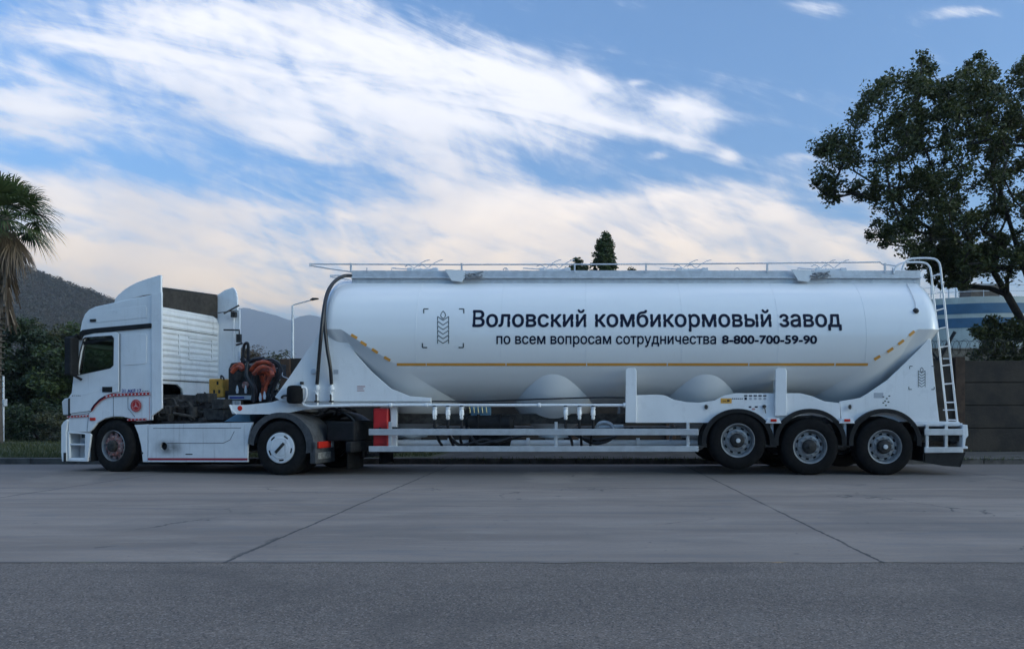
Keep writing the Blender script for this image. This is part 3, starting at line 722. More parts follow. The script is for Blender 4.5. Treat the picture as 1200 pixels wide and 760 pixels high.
def nuts(mb, r, y, n, s=.016, h=.03):
    for k in range(n):
        a = 2*pi*(k+.5)/n; mb.lathe([(0.001, -h), (s*.8, -h), (s, -h+.008), (s, 0)], (r*cos(a), y, r*sin(a)), 'y', 6, smooth=False)
def trailer_wheel(parent, loc, flip=False, spin=0., cap_glint=True):
    w = empty('wheel', loc, parent=parent); w.rotation_euler = (0, spin, pi if flip else 0)
    tyre_mb(.525, .37, .292).build('tyre', M_rub, w)
    rm = MB(); rm.lathe([(.305, .03), (.312, .012), (.306, .003), (.296, .006), (.288, .03), (.278, .045), (.272, .075), (.268, .16), (.268, .3)], (0,0,0), 'y', 64)
    rm.lathe([(.268, .10), (.246, .092)], (0,0,0), 'y', 64)
    annulus_holes(rm, .212, .247, .088, 10, .42)
    rm.lathe([(.213, .088), (.205, .076), (.19, .068), (.14, .066), (.128, .07)], (0,0,0), 'y', 64)
    nuts(rm, .167, .067, 10)
    rm.build('rim', M_steel, w)
    hb = MB(); hb.lathe([(.129, .08), (.126, .02), (.108, -.008), (.07, -.016), (.0001, -.018)], (0,0,0), 'y', 32); hb.lathe([(.26, .2), (.0001, .2)], (0,0,0), 'y', 32); nuts(hb, .095, -.008, 6, .009, .014); hb.build('hub', M_dark, w)
    MB().lathe([(.042, -.015), (.040, -.034), (.0001, -.037)], (0,0,0), 'y', 20).build('hub_cap', M_lampclr if cap_glint else M_grime, w)  # pale cap colour stands for the glint on the hub
    return w
def drive_wheel(parent, loc, flip=False, spin=0.):
    w = empty('wheel', loc, parent=parent); w.rotation_euler = (0, spin, pi if flip else 0)
    mb = tyre_mb(.505, .29, .286); mb2 = tyre_mb(.505, .29, .286, .33)
    mb.build('tyre', M_rubdusty, w); mb2.build('tyre', M_rub, w)
    rm = MB(); rm.lathe([(.292, .03), (.30, .012), (.292, .004), (.284, .02), (.27, .05), (.262, .2), (.262, .6)], (0,0,0), 'y', 64); rm.lathe([(.262, .25), (.0001, .25)], (0,0,0), 'y', 32); rm.build('rim', M_dark, w)
    cp = MB(); annulus_holes(cp, .212, .240, -.004, 5, .34, seg=14)
    cp.lathe([(.281, .012), (.276, -.002), (.262, -.006), (.240, -.005)], (0,0,0), 'y', 64)
    cp.lathe([(.212, -.005), (.195, -.012), (.17, -.014), (.165, -.008), (.15, -.008), (.146, -.016), (.06, -.02), (.0001, -.02)], (0,0,0), 'y', 64)
    nuts(cp, .19, -.012, 5, .010, .008)
    cp.build('wheel_cover', M_skirt, w)
    em = MB(); em.bar((-.085, -.024, -.085), (.085, -.024, .085), .012, .052, up=(1,0,-1)); em.bar((-.05, -.028, -.052), (.05, -.028, .052), .01, .02, up=(1,0,-1)); em.build('emblem', M_grime, w)
    return w
def front_wheel(parent, loc, steer, flip=False):
    w = empty('wheel', loc, parent=parent); w.rotation_euler = (0, 0, (pi if flip else 0)+steer)
    tyre_mb(.505, .30, .286).build('tyre', M_rubdusty, w)
    rm = MB(); rm.lathe([(.292, .03), (.30, .012), (.292, .004), (.284, .02), (.27, .05), (.262, .12), (.262, .28)], (0,0,0), 'y', 64); rm.build('rim', M_steel, w)
    ds = MB(); ds.lathe([(.262, .09), (.25, .06)], (0,0,0), 'y', 48); annulus_holes(ds, .205, .251, .058, 10, .4)
    ds.lathe([(.206, .058), (.19, .03), (.15, .022), (.115, .024), (.112, .06)], (0,0,0), 'y', 48); nuts(ds, .168, .024, 10, .018, .035); ds.build('disc', M_rust, w)
    hb = MB(); hb.lathe([(.113, .05), (.108, -.03), (.09, -.045), (.055, -.05), (.0001, -.05)], (0,0,0), 'y', 32); hb.lathe([(.26, .2), (.0001, .2)], (0,0,0), 'y', 32); nuts(hb, .085, -.045, 8, .009, .012); hb.build('hub', M_grime, w)
    return w
#==SECTION trailer
# ------------------------------------------------------------------ TRAILER
YC, ZC, RT, YN = 14.75, 2.5, 1.25, 13.5
TO = Vector((1.2, YC, 0))
TR = empty('tank_trailer', TO, 'long white bulk tank semi-trailer with dark Cyrillic lettering and an orange stripe', 'trailer')
def tb_(mb, name, m, parent=None, **kw): return mb.build(name, m, parent or TR, off=TO if parent is None else TO, **kw)
def sub(mb, name, m, parent, **kw): return mb.build(name, m, parent, off=TO, **kw)
def N(px, py, Y=YN): q = Wp(px, py, Y); return (q.x, q.z)
def ontank(px, py, off=.004):
    """view ray against the barrel -> (X, Z) on it"""
    d = Vector(((px-CX)/F, 1, (HZ-py)/F)); a = 1+d.z**2; b = -2*(YC+d.z*(ZC-H)); c = YC**2+(ZC-H)**2-(RT+off)**2
    q = (-b-sqrt(b*b-4*a*c))/(2*a); return (d.x*q, H+d.z*q)
def ysurf(z, off=.004): return YC-sqrt(max(1e-6, (RT+off)**2-(z-ZC)**2))
XA, XB = -4.41, 6.42     # straight part of the barrel
planes = ((-4.08, 2.54, -.65), (5.51, 2.14, .71))
hop = (-3.24, -.41, 2.42, 5.25)
def barrel():
    bm = bmesh.new(); seg = 144; prof = []
    nb = 14
    for i in range(nb+1):
        a = pi/2*i/nb; prof.append((max(.0005, RT*sin(a)**.5), XA-.40*cos(a)**.85 if i < nb else XA))
    k = 24
    for i in range(1, k): prof.append((RT, XA+(XB-XA)*i/k))
    for i in range(nb, -1, -1):
        a = pi/2*i/nb; prof.append((max(.0005, RT*sin(a)**.5), XB+.40*cos(a)**.85 if i < nb else XB))
    rows = []
    for r, x in prof: rows.append([bm.verts.new((x, YC+r*cos(2*pi*j/seg), ZC+r*sin(2*pi*j/seg))) for j in range(seg)])
    for i in range(len(rows)-1):
        for j in range(seg): bm.faces.new((rows[i][j], rows[i][(j+1) % seg], rows[i+1][(j+1) % seg], rows[i+1][j]))
    loops = []
    ZL = 2.66
    for (x0, z0, s) in planes:
        bmesh.ops.bisect_plane(bm, geom=bm.verts[:]+bm.edges[:]+bm.faces[:], plane_co=(x0, 0, z0), plane_no=(-s, 0, 1))
    bmesh.ops.bisect_plane(bm, geom=bm.verts[:]+bm.edges[:]+bm.faces[:], plane_co=(0, 0, ZL), plane_no=(0, 0, 1))
    kill = [f for f in bm.faces if f.calc_center_median().z < ZL and any(f.calc_center_median().z < z0+s*(f.calc_center_median().x-x0) for (x0, z0, s) in planes)]
    bmesh.ops.delete(bm, geom=kill, context='FACES')
    bd = [v for v in bm.verts if v.is_boundary]
    loops = [[v.co.copy() for v in bd if v.co.x < 1], [v.co.copy() for v in bd if v.co.x > 1]]
    me = bpy.data.meshes.new('tank_shell')
    bmesh.ops.recalc_face_normals(bm, faces=bm.faces)
    for f in bm.faces: f.smooth = True
    for v in bm.verts: v.co -= TO
    bm.to_mesh(me); bm.free(); o = bpy.data.objects.new('tank_shell', me); COL.objects.link(o); o.parent = TR; me.materials.append(M_tank)
    return o, loops
shell, loops = barrel()
for lp, hx in zip(loops, (hop[0], hop[3])):
    c = sum(lp, Vector())/len(lp); lp = sorted(lp, key=lambda p: atan2(p.y-c.y, p.x-c.x)); n = len(lp); vs = []; fs = []
    K = 8
    for q in range(K+1):
        f = q/K
        for p in lp:
            a = atan2(p.y-c.y, p.x-c.x); e = Vector((hx+.24*cos(a), YC+.24*sin(a), .78)); w = f
            pt = p.lerp(e, w); bul = .10*sin(pi*f)
            pt += Vector((cos(a)*bul*.6, sin(a)*bul, -bul*.2)); vs.append(pt)
    for q in range(K):
        for i in range(n): j = (i+1) % n; fs.append((q*n+i, q*n+j, (q+1)*n+j, (q+1)*n+i))
    mb = MB().add(vs, fs, True); mb.lathe([(.24, .79), (.24, .7), (.3, .7), (.3, .66), (.18, .66), (.17, .5), (.0001, .5)], (hx, YC, 0), 'z', 32)
    tb_(mb, 'hopper_cone', M_tank, sharp=60)
for hx in hop[1:3]:
    mb = MB().lathe([(1.04, 1.87), (1.068, 1.855), (1.058, 1.80), (1.034, 1.72), (.985, 1.58), (.915, 1.42), (.81, 1.26), (.67, 1.1), (.52, .95), (.38, .83), (.26, .74), (.26, .69), (.32, .69), (.32, .65), (.19, .65), (.18, .5), (.0001, .5)], (hx, YC, 0), 'z', 96)
    tb_(mb, 'hopper_cone', M_tank, sharp=50)
# weld seams on the barrel
for x in (-2.9, -1.35, .2, 1.95, 3.7, 5.3):
    pts = [(x, YC-(RT+.0005)*cos(a), ZC+(RT+.0005)*sin(a)) for a in [radians(-25+i*5) for i in range(24)]]
    tb_(MB().tube(pts, .004, 5, cap=False), 'weld_seam', M_tank)
def seg(a, b, w):
    d = Vector((b[0]-a[0], b[1]-a[1])).normalized(); n = Vector((-d.y, d.x))*w/2
    return [[(a[0]-n.x, a[1]-n.y), (b[0]-n.x, b[1]-n.y), (b[0]+n.x, b[1]+n.y), (a[0]+n.x, a[1]+n.y)]]
# decals projected on the barrel
def decal(polys, name, m, sub_z=.03, off=.004, parent=None):
    """polys of (X,Z) laid on the barrel surface as thin film"""
    bm = bmesh.new()
    for tri in polys: bm.faces.new([bm.verts.new((p[0], 0, p[1])) for p in tri])
    bmesh.ops.remove_doubles(bm, verts=bm.verts, dist=1e-5)
    for _ in range(3):
        ed = [] if len(polys) > 400 else [e for e in bm.edges if abs(e.verts[0].co.z-e.verts[1].co.z) > .05]
        if not ed: break
        bmesh.ops.subdivide_edges(bm, edges=ed, cuts=1); bmesh.ops.triangulate(bm, faces=bm.faces[:])
    for v in bm.verts: v.co.y = ysurf(v.co.z, off)
    for v in bm.verts: v.co -= TO
    bmesh.ops.recalc_face_normals(bm, faces=bm.faces)
    me = bpy.data.meshes.new(name); bm.to_mesh(me); bm.free(); o = bpy.data.objects.new(name, me); COL.objects.link(o); o.parent = parent or TR; me.materials.append(m); return o
def text_polys(s, x0, x1, zb, zh, ref='x0', thick=0.):
    """mesh of a line of text scaled to span x0..x1, with baseline zb; zh = height of capital"""
    cu = bpy.data.curves.new('txt', 'FONT'); cu.body = s; cu.resolution_u = 4
    o = bpy.data.objects.new('txt', cu); COL.objects.link(o); bpy.context.view_layer.update()
    cu.fill_mode = 'NONE'; bpy.context.view_layer.update()
    me = o.to_mesh(); V = [v.co.copy() for v in me.vertices]; nb = {}
    for e in me.edges:
        for p, q in (tuple(e.vertices), tuple(e.vertices)[::-1]): nb.setdefault(p, []).append(q)
    o.to_mesh_clear(); bpy.data.objects.remove(o); bpy.data.curves.remove(cu)
    xs = [v.x for v in V]; a, b = min(xs), max(xs); ch = .729
    T = lambda v: (x0+(v.x-a)/(b-a)*(x1-x0), zb+v.y/ch*zh)
    loops_, seen = [], set()
    for st in nb:
        if st in seen: continue
        lp = [st]; seen.add(st); cur = st
        while 1:
            nx = [q for q in nb[cur] if q not in seen]
            if not nx: break
            cur = nx[0]; seen.add(cur); lp.append(cur)
        P = [T(V[k]) for k in lp]; P = [p for k, p in enumerate(P) if (Vector(p)-Vector(P[k-1])).length > 1e-6]
        if len(P) > 2: loops_.append(P)
    global BOLD; BOLD = []
    if thick:
        for l in loops_:
            for k in range(len(l)): BOLD += seg(l[k-1], l[k], thick*zh*2)
    # fill by horizontal bands with the non-zero rule (glyph contours may overlap)
    ys = sorted({round(p[1], 5) for l in loops_ for p in l} | {round(zb+zh*k/26, 5) for k in range(-8, 34)})
    E = [(l[k-1], l[k]) for l in loops_ for k in range(len(l)) if abs(l[k-1][1]-l[k][1]) > 1e-7]; out = []
    for ya, yb in zip(ys[:-1], ys[1:]):
        if yb-ya < 2e-5: continue
        ym = (ya+yb)/2; cr = []
        for p, q in E:
            if (p[1] > ym) != (q[1] > ym):
                fx = lambda y: p[0]+(q[0]-p[0])*(y-p[1])/(q[1]-p[1])
                cr.append((fx(ym), fx(ya), fx(yb), 1 if q[1] > p[1] else -1))
        cr.sort(); w = 0
        for k, c in enumerate(cr):
            if w == 0: st = c
            w += c[3]
            if w == 0: out.append([(st[1], ya), (c[1], ya), (c[2], yb), (st[2], yb)])
    return out
def text_on_tank(s, px0, px1, pyb, pyt, name, thick=0.):
    a = ontank(px0, pyb); b = ontank(px1, pyb); tp = ontank(px0, pyt)
    t_ = decal(text_polys(s, a[0], b[0], a[1], tp[1]-a[1], thick=thick), name, M_navy)
    if thick: decal(BOLD, 'letter_outline', M_navy, off=.0052, parent=t_)
    return t_
text_on_tank('Воловский комбикормовый завод', 554, 986, 382.5, 363.5, 'lettering', .028)
text_on_tank('по всем вопросам сотрудничества', 582, 839, 402.8, 390.5, 'lettering', .022)
text_on_tank('8-800-700-59-90', 846.5, 957, 402.3, 392.6, 'lettering', .055)
def rect(x0, z0, x1, z1): return [[(x0, z0), (x1, z0), (x1, z1), (x0, z1)]]
def emblem(F2, wl, wb):
    P = []
    for cx, cy, sx, sy in ((496.5,361.8,1,1),(543.5,361.8,-1,1),(495,407,1,-1),(543,407,-1,-1)):
        P += seg(F2(cx, cy), F2(cx+sx*5.6, cy), wb) + seg(F2(cx, cy), F2(cx, cy+sy*5.2), wb)
    for i in range(6):
        y = 371.5+i*5.4
        P += seg(F2(519.2, y+3.6), F2(512.8, y-.8), wl)+seg(F2(519.2, y+3.6), F2(525.8, y-.8), wl)
        P += seg(F2(512.8, y-.8), F2(512.8, y+4), wl)+seg(F2(525.8, y-.8), F2(525.8, y+4), wl)
    c = [(519.3,364.2),(521.6,367),(522.2,370),(519.3,373.5),(516.4,370),(517,367)]
    for i in range(6): P += seg(F2(*c[i]), F2(*c[(i+1) % 6]), wl)
    return P
decal(emblem(ontank, .014, .022), 'wheat_emblem', mat('emblem_dark', (.05, .06, .06), .5))
st_ = []
brk = [464.5, 499.5, 593, 687.5, 782, 877.5, 978.5, 1018]
for a, b in zip(brk[:-1], brk[1:]):
    p = ontank(a+.6, 428.4); q = ontank(b-.6, 425.3); st_ += rect(p[0], p[1], q[0], q[1])
decal(st_, 'reflective_stripe', M_orange)
for (cx, cy, an) in [(415,394,30),(426,402.3,33),(439.3,411,33),(453.8,420.2,30),(1028,419,-32),(1043.3,410,-35),(1056,400.8,-37),(1068.5,390.5,-40)]:
    a = radians(an); d = (cos(a)*4.1, sin(a)*4.1); n = (-sin(a)*1.6, cos(a)*1.6)
    po = [ontank(cx+i*d[0]+j*n[0], cy+i*d[1]+j*n[1]) for i, j in ((-1,-1),(1,-1),(1,1),(-1,1))]
    po = [(min(max(p[0], XA), XB-.01), p[1]) for p in po]
    decal([po], 'reflective_mark', M_orange, off=.005)
# ---- side plates
YP = 13.60
def Np(l, Y=YP): return [N(x, y, Y) for x, y in l]
front_poly = [(378,384),(386,392),(397,391),(404,397),(418,416),(436,436),(458,455),(480,464),(505,466),(505,470),(330,470),(322,465),(340,440)]
rear_poly = [(1091,397),(1094,430),(1098,470),(1101,494),(1050,494),(1040,489),(1030,487),(1018,488),(1005,494),(986,492),(984,470),(1008,466),(1018,460),(1040,445),(1062,424),(1078,408),(1087,398)]
for y0, y1 in ((YP, YP+.035), (2*YC-YP-.035, 2*YC-YP)):
    tb_(MB().prism(Np(front_poly), y0, y1), 'side_plate', M_white, bevel=.006)
    tb_(MB().prism(Np(rear_poly), y0, y1), 'side_plate', M_white, bevel=.006)
# slanted front plate between the side plates
a, b = N(380, 388, YP), N(326, 462, YP)
mb = MB(); mb.add([(a[0], YP+.04, a[1]), (a[0], 2*YC-YP-.04, a[1]), (b[0], 2*YC-YP-.04, b[1]), (b[0], YP+.04, b[1]), (a[0]+.03, YP+.04, a[1]), (a[0]+.03, 2*YC-YP-.04, a[1]), (b[0]+.03, 2*YC-YP-.04, b[1]), (b[0]+.03, YP+.04, b[1])],
   [(0,1,2,3),(7,6,5,4),(0,4,5,1),(1,5,6,2),(2,6,7,3),(3,7,4,0)]); tb_(mb, 'front_plate', M_white)
# rear plate closing the back
a, b = N(1090, 400, YP), N(1099, 493, YP)
mb = MB(); mb.add([(a[0]-.02, YP+.04, a[1]), (a[0]-.02, 2*YC-YP-.04, a[1]), (b[0]-.02, 2*YC-YP-.04, b[1]), (b[0]-.02, YP+.04, b[1]), (a[0]-.06, YP+.04, a[1]), (a[0]-.06, 2*YC-YP-.04, a[1]), (b[0]-.06, 2*YC-YP-.04, b[1]), (b[0]-.06, YP+.04, b[1])],
   [(0,1,2,3),(7,6,5,4),(0,4,5,1),(1,5,6,2),(2,6,7,3),(3,7,4,0)]); tb_(mb, 'rear_plate', M_white)
# small stickers and wheat emblem on rear plate
def flat(polys, name, m, y=YP-.003, parent=None, off=TO, th=.002):
    mb = MB()
    for p in polys: mb.add([(q[0], y, q[1]) for q in p], [tuple(range(len(p)))])
    return mb.build(name, m, parent or TR, off=off)
def shr(x, y): return N(1065+(x-495)*.62, 429+(y-362)*.6, YP)
flat(emblem(shr, .010, .014), 'wheat_emblem', MATS['emblem_dark'])
M_stk = mat('sticker_grey', (.40, .42, .46), .5)
flat([Np([(1024,466),(1035,466),(1035,460),(1024,460)])[::1]], 'sticker', M_stk)
sq = []
for x, y in ((1034,464),(1038,466),(1036,469),(1041,463),(1034,471),(1040,470),(1037,474)): sq += [Np([(x,y),(x+2.2,y),(x+2.2,y+1.4),(x,y+1.4)])]
flat(sq, 'sticker', MATS['emblem_dark'])
flat([Np([(418.5,452),(428,452),(428,453.2),(418.5,453.2)]), Np([(418.5,454.5),(426,454.5),(426,455.5),(418.5,455.5)]), Np([(418.5,457),(427,457),(427,458),(418.5,458)])], 'sticker', mat('sticker_red', (.45, .25, .25), .5))
flat([Np([(391,433),(396.5,433),(396.5,438),(391,438)], YP)], 'sticker', M_stk)
# round caps
for x, y in ((368, 435), (397, 386)):
    q = N(x, y, YP); tb_(MB().lathe([(.0001,-.03),(.045,-.03),(.055,-.015),(.055,0)], (q[0], YP, q[1]), 'y', 20), 'cap', M_galv)
# ---- skirt along the lower middle and above the wheels
skp = [(733,463),(770,462),(779,463),(790,468),(805,471),(820,471.5),(838,469),(849,463),(862,460.5),(908,460.5),(938,460.5),(952,464),(966,470),(984,472),(985,492),
       (985,494),(975,494),(968,489),(952,486),(935,487),(925,491),(918,496),(900,496),(893,491),(880,486),(865,484),(850,485),(838,490),(832,495),(733,495)]
for y0, y1 in ((YP-.03, YP), (2*YC-YP, 2*YC-YP+.03)): tb_(MB().prism(Np(skp, YP-.03), y0, y1), 'side_skirt', M_white, bevel=.006)
for x0, x1, y0, y1 in ((733,746,431,495), (908.5,922,431,487)):
    for sgn in (0, 1):
        yy = (YN+.0, YP-.032) if not sgn else (2*YC-YP+.032, 2*YC-YN)
        p = [N(x0, y1), N(x0+.5, y0+2), N(x0+3, y0), N(x1-2, y0), N(x1, y0+3), N(x1, y1)]
        tb_(MB().prism([(q[0], q[1]) for q in p], yy[0], yy[1]).box(N(x0+2, 0)[0], N(x1-2, 0)[0], *( (YP-.03, YC-1.0) if not sgn else (YC+1.0, 2*YC-YP+.03)), N(0, y1-2)[1], N(0, 445)[1]), 'support_bracket', M_white, bevel=.01)
def lampoval(x, y):
    q = N(x, y, YP-.03); mb = MB(); mb.lathe([(.0001, -.018), (.03, -.016), (.042, -.002)], (0,0,0), 'y', 20)
    for i, p in enumerate(mb.v): mb.v[i] = (p[0]*.75+q[0], p[1]+YP-.03, p[2]*1.1+q[1])
    tb_(mb, 'socket', M_grime); c = MB().lathe([(.05, -.004), (.052, -.012), (.042, -.012)], (q[0], YP-.03, q[1]), 'y', 24); tb_(c, 'socket_ring', M_galv)
lampoval(827.5, 476.5); lampoval(996, 476.5)
# stickers on skirt
YS = YP-.033
flat([Np([(844.5,472.3),(857.5,472.3),(857.5,466.4),(844.5,466.4)], YS)], 'yellow_plate', M_yellow, YS)
flat([Np([(847,470.3),(851,470.3),(851,469.6),(847,469.6)], YS), Np([(852,470.3),(855,470.3),(855,468),(852,468)], YS)], 'yellow_plate_text', M_grime, YS-.002)
pp = []
for i in range(5):
    x = 872+i*5.6; pp += [Np([(x,464.2),(x+3.8,464.2),(x+3.8,462.6),(x,462.6)], YS)]
    pp += [Np([(x+.4,468.2),(x+3.3,468.2),(x+3.3,465.3),(x+.4,465.3)], YS)] if i == 0 else []
for i in range(6): pp += [Np([(858+i*2.2,467.5),(859.3+i*2.2,467.5),(859.3+i*2.2,466.2),(858+i*2.2,466.2)], YS)]
pp += [Np([(877.5,477.4),(880.5,477.4),(880.5,475.6),(877.5,475.6)], YS), Np([(884.5,477.4),(888,477.4),(888,475.6),(884.5,475.6)], YS)]
flat(pp, 'decal_pictograms', M_navy, YS)
pp = []
for i in range(1, 5):
    x = 872+i*5.6; pp += [[(N(x+1.9, 466.8, YS)[0]+.028*cos(a), N(x, 466.8, YS)[1]+.024*sin(a)) for a in [2*pi*k/12 for k in range(12)]]]
flat(pp, 'decal_pictograms', M_stk, YS)
flat([[(N(883, 479, YS)[0]+.035*cos(a), N(0, 479, YS)[1]+.02*sin(a)) for a in [2*pi*k/12 for k in range(12)]]], 'sticker', mat('sticker_pink', (.5, .3, .28), .5), YS)
mb = MB(); q = N(895.5, 476, YS); mb.lathe([(.0001,-.03),(.03,-.028),(.034,0)], (q[0], YS, q[1]), 'y', 16).tube([(q[0], YS-.02, q[1]), (q[0]+.02, YS-.03, q[1]-.12)], .008, 6); tb_(mb, 'tap', M_grime)
# ---- gooseneck beam and cross structure
gn_ = [(268,474),(272,484.5),(285,485),(330,485),(355,480),(385,477),(400,476),(505,475),(505,466),(335,466),(318,471),(290,474)]
for s in (0, 1):
    y0 = YP+.04 if not s else 2*YC-YP-.12
    tb_(MB().prism(Np(gn_, YP+.04), y0, y0+.08), 'gooseneck_beam', M_white, bevel=.008)
a = N(271, 478, YP)[0]; zt = N(0, 476, YP)[1]
tb_(MB().box(a, N(345,0,YP)[0], YP+.13, 2*YC-YP-.13, zt-.1, zt-.02), 'coupling_plate', M_galv, bevel=.01)
fr = MB(); y = YP+.02; fr.tube([(N(268,474,YP)[0]+.02, y, N(0,474,YP)[1]), (N(271,480,YP)[0], y-.01, N(0,480,YP)[1]), (N(277,486,YP)[0], y, N(0,485,YP)[1])], .012, 6)
tb_(fr, 'hook', M_white)
q = N(280, 478, YP); tb_(MB().lathe([(.0001,-.01),(.04,-.008),(.05,.004)], (q[0], YP+.04, q[1]), 'y', 16), 'marker_lamp', M_lampred)
# main chassis beams in shadow
fb = MB()
for yy in (YC-.55, YC+.55): fb.box(-3.4, 6.9, yy-.05, yy+.05, .93, 1.12)
for x in (1.0, 2.2, 3.6, 4.9, 6.2): fb.box(x, x+.1, YC-1.08, YC+1.08, .95, 1.08)
tb_(fb, 'chassis_beam', M_grime, bevel=.006)
# ---- compressed air pipe along the side with valves and hoses
pz = N(0, 474.6, YN+.05)[1]; yp = YN+.05
X = lambda px, Y=YN+.05: N(px, 0, Y)[0]
pipe = MB(); pipe.tube(catmull([(X(353), yp+.03, N(0,451,yp)[1]), (X(353.5), yp+.02, N(0,468,yp)[1]), (X(356), yp+.01, N(0,474,yp)[1]), (X(364), yp, N(0,476,yp)[1]), (X(380), yp, N(0,475.5,yp)[1]), (X(440), yp, pz), (X(560), yp, pz), (X(731), yp, pz)], 6), .027, 12)
for x in (632, 458, 500): pipe.lathe([(.03,-.03),(.042,-.02),(.042,.02),(.03,.03)], (X(x), yp, pz), 'x', 12)
pipe.lathe([(.03,0),(.05,.01),(.05,.05),(.0001,.06)], (X(730), yp, pz), 'x', 12)
tb_(pipe, 'air_pipe', M_white)
vst = tb_(MB().lathe([(.03,0),(.035,.01),(.03,.05)], (X(353), yp+.03, N(0,450,yp)[1]), 'z', 12), 'pipe_collar', M_dark)
for x in (371.5, 388.5):
    mb = MB(); z0 = N(0, 449, yp)[1]
    mb.lathe([(.026, pz-z0), (.026, -.12), (.045, -.11), (.045, -.06), (.03, -.05), (.03, .02)], (X(x), yp+.01, z0), 'z', 12)
    mb.bar((X(x-4), yp-.03, z0-.14), (X(x+5), yp-.03, z0-.13), .012, .02); mb.tube([(X(x-1), yp-.03, z0-.16), (X(x+2), yp-.04, z0-.24)], .01, 6)
    tb_(mb, 'valve', M_white)
    tb_(MB().bar((X(x), yp-.05, z0-.2), (X(x+.2), yp-.05, z0-.34), .02, .02).bar((X(x-2), yp-.045, z0-.33), (X(x+3.5), yp-.045, z0-.33), .02, .03), 'valve_handle', M_dark)
# two rubber hoses from walkway to valves
zt = N(0, 326, 13.95)[1]
h1 = catmull([(X(414,14.2), 14.2, N(0,323,14.2)[1]), (X(403,14.1), 14.1, N(0,323.5,14.1)[1]), (X(392,13.9), 13.9, N(0,330,13.9)[1]), (X(384,13.7), 13.7, N(0,342,13.7)[1]), (X(379.5,13.5), 13.5, N(0,362,13.5)[1]), (X(376,13.42), 13.42, N(0,395,13.42)[1]), (X(373.5,13.5), 13.5, N(0,425,13.5)[1]), (X(371.5), yp, N(0,450,yp)[1])], 10)
h2 = catmull([(X(414,14.25), 14.3, N(0,322.6,14.3)[1]), (X(402,14.2), 14.2, N(0,323.5,14.2)[1]), (X(391,14.0), 14.0, N(0,331,14.0)[1]), (X(382.5,13.75), 13.75, N(0,348,13.75)[1]), (X(380,13.55), 13.55, N(0,372,13.55)[1]), (X(383,13.5), 13.5, N(0,405,13.5)[1]), (X(387,13.5), 13.5, N(0,430,13.5)[1]), (X(388.5), yp, N(0,450,yp)[1])], 10)
tb_(MB().tube(h1, .032, 12), 'hose', M_hose); tb_(MB().tube(h2, .032, 12), 'hose', M_hose)
hv_ = []
for x, sx in ((509.5,2),(525,1),(541,-3),(663,6),(679,2),(695,-2)):
    z0 = pz
    mb = MB().lathe([(.035, -.02), (.05, -.05), (.036, -.07), (.045, -.1), (.045, -.18), (.03, -.19), (.036, -.24), (.02, -.27)], (X(x), yp, z0), 'z', 12)
    mb.bar((X(x)-.02, yp-.05, z0-.1), (X(x)-.015, yp-.06, z0-.24), .012, .03)
    v_ = tb_(mb, 'drop_valve', M_white); sub(MB().lathe([(.036,.0),(.046,.012),(.036,.03)], (X(x), yp, z0-.035), 'z', 12).tube([(X(x)-.06, yp-.04, z0-.275), (X(x)+.06, yp-.04, z0-.27)], .01, 6), 'valve_collar', M_dark, v_)
    e = Vector((X(x)+sx*.02, yp+.5, .52))
    tb_(MB().tube(catmull([(X(x), yp, z0-.26), (X(x), yp+.02, z0-.42), (X(x+sx), yp+.15, .66), e], 6), .026, 10), 'drop_hose', M_hose)
for pts in ([(524,503),(530,515),(540,521),(553,519),(568,515),(583,518),(600,512)], [(548,500),(552,512),(562,520),(578,517),(598,514),(620,508),(650,504)], [(676,503),(684,514),(698,519),(712,516),(725,508),(742,502)], [(668,503),(680,512),(700,515),(722,511)]):
    Yh = 13.85; tb_(MB().tube(catmull([(N(x,y,Yh)[0], Yh+.05*sin(i*2), N(x,y,Yh)[1]) for i, (x, y) in enumerate(pts)], 6), .032, 10), 'hose', M_hose)
# black cable strung below the barrel
Yh = 13.8; tb_(MB().tube(catmull([(N(x,y,Yh)[0], Yh, N(x,y,Yh)[1]) for x, y in ((505,470),(560,470),(600,468.5),(660,466.5),(700,465.5),(732,465.5))], 6), .014, 8), 'cable', M_hose)
# lower discharge pipe, flanges, outlets
lz = .55; dp = MB(); dp.tube([(-3.6, YC-.55, lz), (5.4, YC-.55, lz)], .07, 16)
for x in (-2.4, -.9, .1, 1.2, 2.9): dp.lathe([(.07,-.03),(.11,-.03),(.11,.03),(.07,.03)], (x, YC-.55, lz), 'x', 16)
tb_(dp, 'discharge_pipe', M_white)
for hx in hop: tb_(MB().tube(catmull([(hx, YC, .6), (hx, YC-.15, .54), (hx, YC-.55, lz)], 6), .085, 14).lathe([(.09,-.04),(.13,-.04),(.13,.04),(.09,.04)], (hx, YC-.12, .53), 'y', 16), 'outlet', M_alu)
q = N(722, 500, 13.9); tb_(MB().lathe([(.05,0),(.05,.5)], (X(700), 13.95, N(0,500,13.95)[1]), 'x', 16).tube(catmull([(X(700), 13.95, N(0,501,13.95)[1]), (X(703), 13.9, N(0,496,13.9)[1]), (X(710), 13.9, N(0,494.5,13.9)[1]), (X(717), 13.9, N(0,497,13.9)[1]), (X(720), 13.9, N(0,502,13.9)[1])], 5), .035, 10), 'blow_pipe', M_galv)
